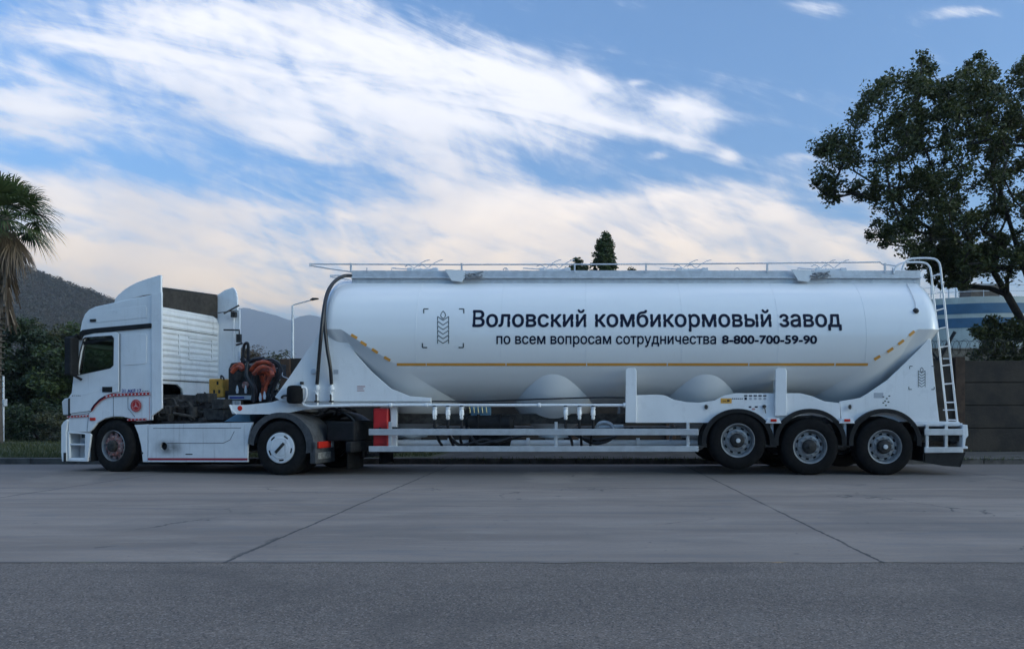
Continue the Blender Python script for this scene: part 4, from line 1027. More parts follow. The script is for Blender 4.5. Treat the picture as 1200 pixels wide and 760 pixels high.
# air tank, spare parts between leg and cone
for x0, x1, zc, rr, yy in ((548,600,.93,.16,14.0),(552,596,.60,.13,14.15)):
    a, b = N(x0,0,yy)[0], N(x1,0,yy)[0]
    tb_(MB().lathe([(.0001,a-.05),(rr*.7,a-.03),(rr,a+.03),(rr,b-.03),(rr*.7,b+.03),(.0001,b+.05)], (0, yy, zc), 'x', 28).box((a*3+b)/4-.015, (a*3+b)/4+.015, yy-rr-.005, yy+rr+.005, zc-rr-.01, zc+rr+.02).box((a+b*3)/4-.015, (a+b*3)/4+.015, yy-rr-.005, yy+rr+.005, zc-rr-.01, zc+rr+.02), 'air_tank', M_plastic)
# blue-grey valve block above
a = N(552, 487, 14.1); tb_(MB().box(a[0], N(575,0,14.1)[0], 14.05, 14.2, N(0,487,14.1)[1], N(0,476,14.1)[1]), 'valve_block', M_bluebox, bevel=.01)
for i in range(5): tb_(MB().tube([(X(546+i*5), 14.0, pz-.03), (X(547+i*5), 14.0, pz-.14)], .012, 6), 'fitting', mat('brass', (.45, .42, .25), .4, .6))
# landing gear
for sgn in (0, 1):
    y = YN+.25 if not sgn else 2*YC-YN-.25; x = X(459)
    lg = MB().box(x-.055, x+.055, y-.055, y+.055, .52, 1.26)
    l_ = tb_(lg, 'landing_leg', M_white, bevel=.006)
    sub(MB().box(x-.04, x+.04, y-.04, y+.04, .42, .52).box(x-.10, x+.10, y-.09, y+.09, .40, .425), 'foot', M_dark, l_)
    if not sgn:
        sub(MB().tube([(x-.02, y-.07, .86), (x-.02, y-.16, .86), (x+.09, y-.16, .86)], .012, 6).box(x-.06, x+.08, y-.1, y-.06, .84, .88), 'crank', M_dark, l_)
for sgn in (0, 1):
    y0, y1 = (YN+.12, YN+.32) if not sgn else (2*YC-YN-.32, 2*YC-YN-.12)
    if not sgn:
        a, b = N(437,0,y0)[0], N(454.5,0,y0)[0]; zb, zt = N(0,524,y0)[1], N(0,478,y0)[1]
        rb = tb_(MB().box(a, b, y0, y1, zb, zt), 'extinguisher_box', M_red, bevel=.03, seg=3)
        sub(MB().box(a+.02, b-.02, y0-.012, y0, zb+.06, zb+.30).box(a+.02, b-.02, y0-.012, y0, zb+.36, zt-.05), 'box_lid', M_red, rb, bevel=.008)
        sub(MB().box((a+b)/2-.02, (a+b)/2+.02, y0-.025, y0, zb+.3, zb+.37), 'latch', M_dark, rb)
# vertical post between skirt and beam at the front
tb_(MB().box(X(441), X(459), YN+.35, YN+.45, 1.2, N(0,469,YN)[1]), 'post', M_white, bevel=.005)
# ---- underrun guards
def guard(x0, x1, posts, y0, top):
    g1, g2 = N(0, 509.4), N(0, 502.4)
    for (pa, pb) in ((509.6, 502.2), (530 if x0 > 1000 else 529, 523.6 if x0 > 1000 else 522.4)):
        for sgn in (0, 1):
            yy = (YN, YN+.03) if not sgn else (2*YC-YN-.03, 2*YC-YN)
            tb_(MB().box(X(x0, YN), X(x1, YN), yy[0], yy[1], N(0, pa)[1], N(0, pb)[1]), 'side_guard_rail', M_alu, bevel=.006)
    for x in posts:
        for sgn in (0, 1):
            yy = (YN+.031, YN+.08) if not sgn else (2*YC-YN-.08, 2*YC-YN-.031)
            tb_(MB().box(X(x-1.8, YN), X(x+1.8, YN), yy[0], yy[1], N(0, 528)[1], N(0, top)[1]), 'guard_post', M_alu, bevel=.004)
guard(432, 818.5, (456.5, 651.5, 806.5), 0, 494)
guard(1083.5, 1129, (1087.5, 1110), 0, 497)
for s in (0, 1):       # reach of posts up to skirt
    pass
# ---- axles, wheels, mudguards
AX = [(864.8, .635), (949.5, .522), (1037.3, .522)]
for i, (px, zc) in enumerate(AX):
    x = N(px, 0)[0]
    trailer_wheel(TR, Vector((x, YN, zc))-TO, spin=.3*i, cap_glint=i != 1); trailer_wheel(TR, Vector((x, 2*YC-YN, zc))-TO, True, .4)
    tb_(MB().tube([(x, YN+.3, zc), (x, 2*YC-YN-.3, zc)], .07, 14).box(x-.1, x+.35, YC-.75, YC-.6, zc+.05, zc+.3).box(x-.1, x+.35, YC+.6, YC+.75, zc+.05, zc+.3), 'axle', M_grime)
    for yy in (YC-.68, YC+.68): tb_(MB().lathe([(.09,.0),(.13,.03),(.14,.12),(.11,.14),(.14,.16),(.13,.25),(.1,.27)], (x+.28, yy, .66), 'z', 20), 'air_spring', M_rub)
    # mudguard: shell over the tyre, spanning its width
    zc2 = .60; Rg = .625
    for sgn in (0, 1):
        y0, y1 = (YN-.015, YN+.44) if not sgn else (2*YC-YN-.44, 2*YC-YN+.015)
        vs = []; fs = []; n = 28
        for k in range(n+1):
            a = radians(-6+192*k/n)
            rr = Rg*(1 if abs(cos(a)) < .93 else 1)
            for r in (rr, rr+.035 if 1 else 0):
                for y in (y0, y1): vs.append((x+r*cos(a)*1.0, y, zc2+r*sin(a)*.93))
        for k in range(n):
            b = k*4; fs += [(b, b+4, b+5, b+1), (b+2, b+3, b+7, b+6), (b, b+2, b+6, b+4), (b+1, b+5, b+7, b+3)]
        fs += [(0, 1, 3, 2), (n*4, n*4+2, n*4+3, n*4+1)]
        mb = MB().add(vs, fs)
        vs = []; fs = []                                # rolled face lip that hides the gap
        for k in range(n+1):
            a = radians(-6+192*k/n); ri = Rg-.045
            yy = y0 if not sgn else y1
            vs += [(x+ri*cos(a), yy+(.004 if not sgn else -.004), zc2+ri*sin(a)*.93), (x+(Rg+.03)*cos(a), yy, zc2+(Rg+.03)*sin(a)*.93)]
        for k in range(n): fs.append((2*k, 2*k+1, 2*k+3, 2*k+2))
        mb.add(vs, fs)
        tb_(mb, 'mudguard', M_plastic)
for px in (906, 992):
    mb = MB().prism([N(px-9.5, 495.7), N(px-6, 489.8), N(px+6, 489.8), N(px+9.5, 495.7)], YN-.03, YN+.06)
    b_ = tb_(mb, 'marker_bracket', M_white, bevel=.008)
    sub(MB().box(N(px-3.5,0)[0], N(px+3.5,0)[0], YN-.045, YN-.028, N(0,493.6)[1], N(0,490.6)[1]), 'marker_lamp', M_lampred, b_, bevel=.004)
    tb_(MB().bar((N(px,0)[0], YN+.1, N(0,496)[1]), (N(px,0)[0], YN+.1, N(0,515)[1]), .05, .05), 'mudguard_stay', M_galv)
# ---- rear: bumper, lamps, mud flap, ladder
zt = N(0, 497)[1]
tb_(MB().prism([N(1128,497), N(1134,497.5), N(1135,510), N(1132,514), N(1131,522), N(1134.5,523), N(1134.5,525.5), N(1128,525.5)], YN, 2*YC-YN), 'rear_bumper', M_white, bevel=.01)
tb_(MB().box(N(1070,0)[0], N(1130,0)[0], YN+.06, YN+.10, N(0,499)[1], N(0,495.5)[1]).box(N(1074,0)[0], N(1128,0)[0], YN+.10, 2*YC-YN-.1, N(0,500)[1], N(0,494)[1]), 'rear_deck', M_galv, bevel=.005)
for y in (YN+.15, YN+2.2): tb_(MB().box(7.16, 7.19, y, y+.28, .72, .86), 'tail_lamp', M_lampred, bevel=.008)
tb_(MB().tube([(N(1117,0)[0], YN+.2, N(0,516)[1]), (N(1124,0)[0], YN+.2, N(0,514)[1])], .1, 14), 'cable_reel', M_dark)
for sgn in (0, 1):
    y0 = YN+.04 if not sgn else 2*YC-YN-.52
    fl = MB(); fl.prism([N(1083,531.5), N(1131.5,529.5), N(1126,547), N(1106,545.5), N(1083,541.5)], y0, y0+.02)
    fl.box(N(1084,0)[0], N(1084,0)[0]+.02, y0, y0+.48, .25, .60)
    fl.prism([N(1125,547), N(1131.5,529.5), N(1133,529.5), N(1127,547)], y0, y0+.48)
    tb_(fl, 'mud_flap', M_plastic)
tb_(MB().box(N(1075,0)[0], 7.05, YN+.12, 2*YC-YN-.12, .62, .74), 'rear_crossmember', M_grime, bevel=.01)
def ladder():
    yn, yf = 13.78, 14.15; mb = MB()
    def rail(y, pts): return catmull([(N(px,py,13.78)[0], y, N(px,py,13.78)[1]) for px, py in pts], 8)
    prof = [(1057,316),(1060,308),(1067,303.5),(1080,302.5),(1093,303),(1099,306),(1102,313),(1104.5,335),(1110,385),(1116,440),(1122,495)]
    L = tb_(MB().tube(rail(yn, prof), .019, 10).tube(rail(yf, prof), .019, 10), 'ladder', M_white)
    rg = MB()
    for py in (320, 341, 361, 383, 405, 427, 449, 471, 492):
        px = float(np.interp(py, [p[1] for p in prof[6:]], [p[0] for p in prof[6:]])); x, z = N(px, py, 13.78)
        rg.tube([(x, yn, z), (x, yf, z)], .014, 8)
    sub(rg, 'rung', M_white, L)
    for py in (322, 420, 480):
        px = float(np.interp(py, [p[1] for p in prof[6:]], [p[0] for p in prof[6:]])); x, z = N(px, py, 13.78)
        tb_(MB().tube([(x, yn, z), (min(x-.12, 6.85), yn+.04, z)], .012, 6), 'ladder_bracket', M_white)
ladder()
q = ontank(1073.5, 364.5); tb_(MB().lathe([(.0001,-.05),(.035,-.045),(.045,0),(.06,.01)], (q[0], ysurf(q[1]), q[1]), 'y', 18), 'tank_nozzle', M_dark)
cb = [ontank(px, py, .012) for px, py in ((1062, 328), (1064, 335), (1069, 345), (1072.5, 355), (1073.5, 363))]
tb_(MB().tube(catmull([(c[0], ysurf(c[1], .012), c[1]) for c in cb], 5), .006, 6), 'cable', M_galv)
# ---- walkway on top
yw0, yw1 = 14.16, 15.34; Nw = lambda px, py: N(px, py, yw0)
xa, xb = Nw(412, 0)[0], Nw(1079, 0)[0]; zt = Nw(0, 318)[1]
wk = MB(); wk.box(xa, xb, yw0, yw0+.04, zt-.10, zt+.02).box(xa, xb, yw1-.04, yw1, zt-.10, zt+.02).box(xa, xb, yw0+.04, yw1-.04, zt-.07, zt-.04)
wk.box(xa, xb, yw0-.035, yw0, zt-.135, zt-.105)
tb_(wk, 'walkway', M_galv, bevel=.005)
kb = MB()
for i in range(14):
    x = xa+.1+(xb-xa-.2)*i/13; kb.box(x-.02, x+.02, yw0+.01, yw0+.05, ZC+sqrt(RT**2-.55**2)-.02, zt-.1); kb.box(x-.02, x+.02, yw1-.05, yw1-.01, ZC+sqrt(RT**2-.55**2)-.02, zt-.1)
kb.box(xa, xb, yw0+.015, yw0+.03, ZC+sqrt(RT**2-.58**2)-.03, zt-.1); kb.box(xa, xb, yw1-.03, yw1-.015, ZC+sqrt(RT**2-.58**2)-.03, zt-.1)
tb_(kb, 'walkway_support', M_galv)
for yy in (yw0+.0, yw1):
    rz = Nw(0, 309.3)[1]; Lx = lambda px: Nw(px, 0)[0]
    hr = MB().tube([(Lx(363.5), yy, rz), (Lx(541), yy, rz-.01), (Lx(800), yy, rz), (Lx(1031), yy, Nw(0,307)[1]), (Lx(1034), yy, Nw(0,309.5)[1]), (Lx(1052), yy, Nw(0,311.5)[1])], .014, 8)
    hr.tube([(Lx(363.5), yy, rz+.015), (Lx(363.5), yy, rz-.045)], .016, 8).tube([(Lx(364), yy, rz-.03), (Lx(388), yy, Nw(0,315)[1]), (Lx(412), yy, Nw(0,318.5)[1])], .012, 8)
    H_ = tb_(hr, 'handrail', M_galv)
    hp = MB()
    for px in (411.3, 541, 673.5, 757, 899, 1037): hp.box(Lx(px)-.016, Lx(px)+.016, yy-.02, yy+.02, zt-.02, rz+.015)
    for px in (430, 593, 1046): hp.box(Lx(px)-.009, Lx(px)+.009, yy-.01, yy+.01, zt, zt+.07)
    sub(hp, 'handrail_post', M_galv, H_)
# hatches
for k, px in enumerate((500, 651, 808, 966)):
    x = N(px, 0, YC)[0]; z0 = 3.78; 
    ht = MB().lathe([(.30, -.14), (.30, .07), (.33, .075), (.33, .10), (.25, .14), (.12, .165), (.0001, .17)], (x, YC, z0), 'z', 32)
    h_ = tb_(ht, 'hatch', M_alu)
    cl_ = MB()
    for j in range(6):
        a = 2*pi*j/6+.3; cl_.tube([(x+.34*cos(a), YC+.34*sin(a), z0-.02), (x+.36*cos(a), YC+.36*sin(a), z0+.10), (x+.28*cos(a), YC+.28*sin(a), z0+.17)], .014, 6)
    for s2 in (-1, 1):
        bx = x+s2*.13+.05
        cl_.tube(catmull([(bx-.28, YC-.30, z0+.20), (bx-.2, YC-.32, z0+.23), (bx-.1, YC-.32, z0+.17), (bx-.02, YC-.32, z0+.23), (bx+.12, YC-.31, z0+.31), (bx+.2, YC-.3, z0+.33)], 5), .010, 6)
    sub(cl_, 'clamp', M_galv, h_)
    sub(MB().box(x-.26, x+.26, YC-.38, YC-.30, z0+.045, z0+.145).box(x-.3, x-.2, YC-.41, YC-.33, z0+.0, z0+.16).box(x+.18, x+.3, YC-.41, YC-.33, z0+.0, z0+.16), 'hatch_lock', M_white, h_, bevel=.008)
    sub(MB().tube([(x-.62, YC-.3, z0+.10), (x-.62, YC-.3, z0+.17), (x+.1, YC-.3, z0+.12)], .012, 6).tube([(x-.62, YC-.3, z0+.11), (x+.1, YC-.3, z0+.07)], .01, 6), 'hatch_lever', M_galv, h_)
# folding trays hanging over the near edge
for px in (523, 927):
    a = [Nw(px-1,316.5), Nw(px+22,317.5), Nw(px+23,325), Nw(px+19,331), Nw(px+7,329.5)]
    t_ = tb_(MB().prism(a, yw0-.085, yw0-.06), 'drip_tray', M_white)
    cb = MB(); rg = random.Random(px)
    for _ in range(10):
        p = [Nw(px+20+rg.uniform(0, 8)+i*5.5, 323+rg.uniform(-3, 3.5)) for i in range(4)]
        cb.tube(catmull([(q[0], yw0-.08+rg.uniform(-.02, .02), q[1]) for q in p], 4), .012, 5)
    cb.bar((Nw(px+18,0)[0], yw0-.07, Nw(0,326)[1]), (Nw(px+44,0)[0], yw0-.07, Nw(0,319)[1]), .02, .03)
    sub(cb, 'chain', M_steel, t_)
for px, w in ((592, 4), (865, 5)):
    x = Nw(px, 0)[0]; tb_(MB().tube(catmull([(x-.05, yw0+.1, zt), (x-.04, yw0+.1, zt+.06), (x, yw0+.1, zt+.09), (x+.04, yw0+.1, zt+.06), (x+.05, yw0+.1, zt)], 4), .01, 6), 'lifting_eye', M_galv)
#==SECTION tractor
# ------------------------------------------------------------------ TRACTOR (turned about 11.5 degrees against the trailer)
TH = radians(11.5); CT = Vector((-5.11, 14.72, 0)); c_, s_ = cos(TH), sin(TH)
TK = empty('tractor_unit', CT, 'white two-axle lorry tractor with red trim stripes coupled to the tank trailer', 'lorry', rz=-TH)
def L(px, py, v=-1.25):
    uu = (px-CX)/F; lx = (uu*(CT.y+v*c_)-CT.x-v*s_)/(c_+uu*s_); y = CT.y-lx*s_+v*c_
    return (lx, H+(HZ-py)*y/F)
def Lp(l, v=-1.25): return [L(x, y, v) for x, y in l]
def k_(mb, name, m, parent=None, **kw): return mb.build(name, m, parent or TK, **kw)
V0, V1 = -1.22, 1.22
win = Lp([(101,395.5),(132,393.5),(134,396),(133.5,428),(130,431),(92.5,439),(91,436),(95,412),(99,397)], V0)
side = Lp([(80,487),(79.5,466),(83.5,460),(86,438),(89.5,408),(93,391),(95.5,377),(99,368),(104,362.5),(112,359),(128,355.5),(150,350.5),(178,345),(178,462),(178,492),(160,493.5),(152,490),(143,488),(133,488),(123,490),(114,495),(107,504),(104,506),(80,506)], V0)
for s in (0, 1):
    y0, y1 = (V0, V0+.05) if not s else (V1-.05, V1)
    k_(MB().prism(side, y0, y1, holes=[win]), 'cab_side', M_cab, bevel=.02, seg=3)
# body closing surfaces: sweep of the outline from near to far side
def sweep(pts, y0, y1, th, name, m, bulge=0., n=10, v=V0):
    P = Lp(pts, v); vs = []; fs = []; m_n = len(P)
    for j in range(n+1):
        q = j/n; y = y0+(y1-y0)*q; b = bulge*(1-(2*q-1)**2)**.5
        for (x, z) in P: vs.append((x-b, y, z))
    for j in range(n):
        for i in range(m_n-1): a = j*m_n+i; fs.append((a, a+1, a+m_n+1, a+m_n))
    o = k_(MB().add(vs, fs, True), name, m, sharp=30)
    sm = o.modifiers.new('sol', 'SOLIDIFY'); sm.thickness = th; sm.offset = 0
    return o
sweep([(84,459.5),(86,438),(89.5,408),(93,391)], V0+.05, V1-.05, .01, 'windscreen', M_glass, .12)
sweep([(80,487),(79.5,466),(83.5,460)], V0+.05, V1-.05, .02, 'front_grille', M_cab, .12)
sweep([(93,391),(95.5,377),(99,368),(104,362.5),(112,359),(128,355.5),(150,350.5),(156,349.6)], V0+.05, V1-.05, .02, 'roof', M_cab, .08)
XB_ = -3.15
# back wall with pressed horizontal ribs
zb0, zb1 = L(190, 470, -1.2)[1], L(190, 352.5, -1.2)[1]
rg = MB(); bw = MB()
arch = [(-1.18, zb0+.0), (-1.0, zb0), (-.93, zb0+.28), (-.80, zb0+.36), (-.1, zb0+.36), (.04, zb0+.27), (.14, zb0-.02), (1.0, zb0-.02), (1.18, zb0+.1), (1.2, zb1-.2), (1.12, zb1-.04), (1.0, zb1), (-1.18, zb1)]
bw.prism(arch, 0, .05)
bw.v = [(XB_-p[1]+.05, p[0], p[2]) for p in bw.v]
k_(bw, 'cab_back_wall', M_cabback, bevel=.015)
rb_ = MB(); z = zb0+.44; i = 0
while z < zb1-.06:
    rb_.prism([(z, 0), (z+.075, 0), (z+.06, .014), (z+.015, .014)], -1.1, 1.12); z += .118; i += 1
rb_.v = [(XB_+.05+p[2], p[1], p[0]) for p in rb_.v]
k_(rb_, 'wall_rib', M_cabback)
for y0, y1, a, b in ((-.55, -.05, zb0+.95, zb0+1.42), (.22, .95, zb0+.9, zb0+1.38)):
    f_ = MB().prism([(y0, a), (y1, a), (y1, b), (y0, b)], 0, .022, holes=[[(y0+.03, a+.03), (y1-.03, a+.03), (y1-.03, b-.03), (y0+.03, b-.03)]]); f_.v = [(XB_+.05+p[1], p[0], p[2]) for p in f_.v]; k_(f_, 'wall_frame', M_cabback, bevel=.004)
k_(MB().box(XB_+.05, XB_+.062, -1.1, 1.1, zb1-.42, zb1-.41).box(XB_+.05, XB_+.062, -1.1, 1.1, zb0+.43, zb0+.44), 'wall_seam', M_grime)
k_(MB().box(-4.5, XB_, V0+.05, V1-.05, zb0-.05, zb0), 'cab_floor', M_dark)
# interior
k_(MB().box(-4.25, -4.0, -1.1, 1.1, L(90,450)[1]-.25, L(90,443)[1]), 'dashboard', M_plastic, bevel=.04)
for y in (-.75, .65):
    se = MB().prism([(-3.75, 1.62), (-3.25, 1.62), (-3.2, 1.72), (-3.12, 2.35), (-3.2, 2.38), (-3.32, 1.82), (-3.75, 1.78)], y-.24, y+.24); se.box(-3.28, -3.18, y-.13, y+.13, 2.38, 2.58); k_(se, 'seat', M_plastic, bevel=.03)
st_w = MB(); st_w.tube([(-3.93+.10*cos(2*pi*i/24)*.6, -.72+.22*sin(2*pi*i/24), 1.98+.16*cos(2*pi*i/24)) for i in range(25)], .014, 6); k_(st_w, 'steering_wheel', M_dark)
# glass in the side windows
for s in (0, 1):
    y = V0+.03 if not s else V1-.03
    k_(MB().prism(win, y, y+.005), 'side_window', M_glass)
    if not s: k_(MB().prism(Lp([(97,400),(131,394),(134,394),(134,397),(98,404)], V0), y-.03, y-.026), 'window_visor', M_plastic)
# door: raised panel with window opening, seal and handle
door = Lp([(96.5,391.5),(137.5,388.5),(140,391),(140,459),(133,460),(125,463),(118,468),(112,474),(107,481),(82,484.5),(81.5,467),(85,460),(88,438),(91.5,410),(95,393)], V0)
for s in (0, 1):
    y0, y1 = (V0-.018, V0-.001) if not s else (V1+.001, V1+.018)
    d_ = k_(MB().prism(door, y0, y1, holes=[win]), 'door', M_cab, bevel=.006)
    yy = y0 if not s else y1
    k_(MB().prism(Lp([(121,453),(132.5,453),(132.5,459.3),(121,459.3)], V0), yy-.012, yy+.012), 'door_handle', M_plastic, d_, bevel=.006)
    k_(MB().tube([(p[0], yy, p[1]) for p in Lp([(82,464.5),(100,462.5),(118,457),(140,449)], V0)], .005, 6), 'door_crease', M_cab, d_)
    k_(MB().tube([(p[0], yy, p[1]) for p in win+[win[0]]], .010, 6), 'window_seal', M_plastic, d_)
    k_(MB().tube([(p[0], yy+.014*(1 if not s else -1), p[1]) for p in door+[door[0]]], .006, 4), 'door_gap', M_dark, d_)
flat_ = lambda polys, name, m, y, parent=None: flat(polys, name, m, y, parent or TK, off=(0,0,0))
YD = V0-.021
# sleeper panel, storage lid, lines
sp_ = k_(MB().prism(Lp([(145,394),(147,392.5),(170,390.5),(172,392.5),(172,424),(170,426),(147,428),(145,426)], V0), V0-.008, V0-.001), 'sleeper_panel', M_cab, bevel=.006)
k_(MB().prism(Lp([(112,368),(116,365),(170,358),(172,360),(172,372),(112,378)], V0), V0-.006, V0-.001), 'roof_panel', M_cab, bevel=.005)
k_(MB().prism(Lp([(94.5,389),(98,386.5),(112,384.5),(177.5,378.6),(178.5,379.5),(178.5,384),(112,390.2),(100,393),(96,397.5),(93.5,398)], V0), V0-.03, V0-.001), 'window_band', M_plastic, bevel=.008)
k_(MB().prism(Lp([(106,374),(113,373.6),(113,376.8),(106,377)], V0), V0-.02, V0+.01), 'marker_lamp', M_dark, bevel=.004)
cut = MB()
for l in ([(141.5,391),(141.5,459)], [(178,345),(178,492)], [(133,463.5),(133,488)], [(150,465),(150,478),(158,488)], [(79,487.5),(104,484),(108,481)], [(104,484),(102,505)]):
    cut.tube([(p[0], V0-.001, p[1]) for p in Lp(l, V0)], .0045, 4)
k_(cut, 'panel_gap', M_dark)
# side fairings behind the cab and their far twins
fair = Lp([(178,344.5),(185,343.5),(190,342),(190.3,478),(187,481),(178.5,487)], V0)
for s in (0, 1):
    y0, y1 = (V0-.015, V0+.02) if not s else (V1-.02, V1+.015)
    k_(MB().prism([(p[0]-(.10 if s and p[0] > -2.6 else 0), p[1]) for p in fair], y0, y1), 'side_fairing', M_cab, bevel=.01)
# roof deflector: curved thin sheet between two side fins
prof = [(134,353),(136,348),(146,339),(158,332.5),(172,327.5),(189,325)]
fin = Lp([(133,355.5),(134,350),(137,346),(146,338),(156,332.2),(166,328),(186,321.8),(188.3,322.3),(188.3,343.5),(166,346),(150,351)], V0)
zf2 = L(268, 337, 1.2)[1]; fx = lambda px: L(px, 340, V0)[0]
fin2 = Lp([(133,355.5),(134,350),(137,346),(146,339)], V0)+[(fx(157), zf2-.14), (fx(166), zf2-.05), (fx(174), zf2-.01), (fx(179), zf2), (fx(182), zf2-.03), (fx(184), zf2-.10), (fx(185.5), zf2-.22), (fx(186), zf2-.33)]+Lp([(186,343.5),(166,346),(150,351)], V0)
print('FIN', zf2, L(186, 321.8, V0))
for s in (0, 1):
    y0, y1 = (V0+.01, V0+.05) if not s else (V1-.05, V1-.01)
    k_(MB().prism(fin if not s else [(p[0]-(.06 if p[0] > -2.75 else 0), p[1]) for p in fin2], y0, y1), 'deflector_fin', M_cab, bevel=.012)
zf_ = L(170, 328.5, V0)[1]+.04; D_ = [p for p in Lp(prof, V0) if p[0] < XB_-.15]+[(XB_-.01, zf_)]; vs = []; fs = []; n = 12
for j in range(n+1):
    q = j/n; y = V0+.05+(V1-V0-.10)*q; b = (1-(2*q-1)**2)**.5
    for i, (x, z) in enumerate(D_): vs.append((x-.10*b*(1-i/(len(D_)-1)), y, z-.09+.02*b+.15*q*max(0, i-1)/(len(D_)-2)))
for j in range(n):
    for i in range(len(D_)-1): a = j*len(D_)+i; fs.append((a, a+1, a+len(D_)+1, a+len(D_)))
dk = MB().add(vs, fs, True); o = k_(dk, 'roof_deflector', M_cab, sharp=60)
vs2 = [(p[0]+.01, p[1], p[2]-.03) for p in vs]; k_(MB().add(vs2, fs, True), 'deflector_lining', M_lining, sharp=60)
xr = D_[-1][0]
mb = MB().bar((xr+.01, V0+.06, D_[-1][1]-.10), (xr+.01, V1-.06, D_[-1][1]+.05), .05, .03); k_(mb, 'deflector_edge', M_dark)
# dark sheet standing in for the shaded hollow under the deflector, above the back wall
zt_ = D_[-1][1]
bh_ = MB().prism([(V0+.06, zb1-.015), (V1-.06, zb1-.015), (V1-.06, zt_+.03), (V0+.06, zt_-.12)], 0, .05); bh_.v = [(XB_-.02+p[1], p[0], p[2]) for p in bh_.v]; k_(bh_, 'deflector_hollow_shade', M_lining)
k_(MB().bar((-2.65, .75, zb1+.02), (-2.55, 1.1, zt_-.2), .03, .03).bar((-2.9, .55, zb1-.02), (-2.6, 1.05, zb1+.12), .02, .02).box(-2.72, -2.62, 1.06, 1.14, zb1-.02, zb1+.10), 'deflector_strut', M_dark)
# far fairing inner details: grey flap, handle
k_(MB().tube([(-2.85, 1.0, 2.95), (-2.55, 1.12, 2.95), (-2.55, 1.12, 2.75)], .02, 6).box(-2.6, -2.5, 1.08, 1.14, 2.68, 2.86), 'rear_grab_handle', M_dark)
k_(MB().box(-2.9, -2.5, .95, 1.05, 1.72, 1.80), 'bracket', M_dark)
# fender stripes, lettering, emblem on the lower cab
def strip(pts, w, dash, gap, name, m, y=YD, v=V0):
    P = [Vector((p[0], p[1])) for p in Lp(pts, v)]; out = []; acc = 0
    fine = []
    for a, b in zip(P[:-1], P[1:]):
        n = max(1, int((b-a).length/.01))
        for i in range(n): fine.append(a.lerp(b, i/n))
    fine.append(P[-1]); s0 = 0
    for a, b in zip(fine[:-1], fine[1:]):
        if acc % (dash+gap) < dash: out += seg(a, b, w)
        acc += (b-a).length
    return flat_(out, name, m, y)
curve = [(108,480.5),(112,474.5),(118,468.5),(125,464.6),(133,462.6),(145,462.2),(177,461)]
strip(curve, .05, .10, 0, 'trim_stripe', M_red)
M_trimw = mat('trim_white', (.7, .7, .72), .5)
strip([(c[0], c[1]) for c in curve[3:]], .026, .035, .045, 'trim_dashes', M_trimw, YD-.002)
strip([(108,480),(112,474),(118,468),(124,464.2)], .03, 1, 0, 'trim_dark', M_navy, YD-.002)
strip([(79.5,488.2),(105,487)], .035, .06, 0, 'trim_stripe', M_red); strip([(79.5,488.2),(105,487)], .018, .03, .04, 'trim_dashes', M_trimw, YD-.002)
strip([(150,491.6),(173,491)], .04, 1, 0, 'trim_stripe', M_red); strip([(150,491.6),(173,491)], .016, .03, .05, 'trim_dashes', M_trimw, YD-.002)
strip([(176.2,465),(176.2,492)], .008, 1, 0, 'trim_line', M_red)
def ltext(s, px0, px1, pyb, pyt, name, m, thick, y=YD):
    a, b = L(px0, pyb, V0), L(px1, pyb, V0); tp = L(px0, pyt, V0)
    t_ = flat_(text_polys(s, a[0], b[0], a[1], tp[1]-a[1], thick=thick), name, m, y)
    if thick: flat_(BOLD, 'letter_outline', m, y-.001, t_)
    return t_
ltext('31 AKF 17', 144, 166.5, 459.9, 455.6, 'lettering', M_blue, .035)
strip([(167.5,458),(175.5,457.7)], .012, .03, .015, 'lettering', M_grime)
strip([(85.5,463.6),(95.5,463.2)], .018, .03, .012, 'lettering', M_grime)
cx, cz = L(160.3, 475, V0)
circ = lambda r, n=32: [(cx+r*cos(2*pi*i/n), cz+r*sin(2*pi*i/n)) for i in range(n)]
M_redl = mat('emblem_pink', (.62, .30, .30), .5)
flat_([circ(.118)], 'round_emblem', M_red, YD)
ring = []
for i in range(28):
    a = 2*pi*i/28
    if i % 2: ring += seg((cx+.098*cos(a), cz+.098*sin(a)), (cx+.112*cos(a), cz+.112*sin(a)), .011)
flat_(ring, 'round_emblem_ring', M_redl, YD-.002)
star = []
for i in range(3):
    a = radians(90+120*i); star.append([(cx+.082*cos(a), cz+.082*sin(a)), (cx+.016*cos(a+pi/3), cz+.016*sin(a+pi/3)), (cx, cz), (cx+.016*cos(a-pi/3), cz+.016*sin(a-pi/3))])
flat_(star, 'round_emblem_star', M_redl, YD-.003)
circo = MB(); circo.tube([(p[0], YD-.001, p[1]) for p in circ(.086)+[circ(.086)[0]]], .003, 4); k_(circo, 'round_emblem_circle', M_redl)
k_(MB().prism(Lp([(106,489),(112,489),(112,492.5),(106,492.5)], V0), V0-.02, V0), 'indicator_lamp', M_lampred, bevel=.004)
# headlamp, bumper, steps
k_(MB().prism(Lp([(73.2,470),(76.5,466.5),(81,466),(82,486),(74.5,486)], V0), V0-.02, V0+.25), 'headlamp', M_lampclr, bevel=.02)
k_(MB().prism(Lp([(81,466.5),(83,466.5),(83,487),(81,487)], V0), V0-.024, V0+.05), 'headlamp_surround', M_dark)
bp_ = Lp([(72.5,498),(75,494),(79.5,490.5),(80.5,492),(78.5,506),(79,540),(73.3,540.5),(72.3,530)], V0)
mb = MB().prism(bp_, V0-.02, V0+.35); k_(mb, 'bumper', M_cab, bevel=.015, seg=3)
mb = MB().prism([(p[0]-.03, p[1]) for p in bp_], V0+.35, V1+.02); k_(mb, 'bumper', M_cab, bevel=.015)
k_(MB().prism(Lp([(75.6,530),(78.6,530),(78.6,540.3),(75.6,540.3)], V0), V0-.024, V0-.02), 'tow_hatch', M_dark)
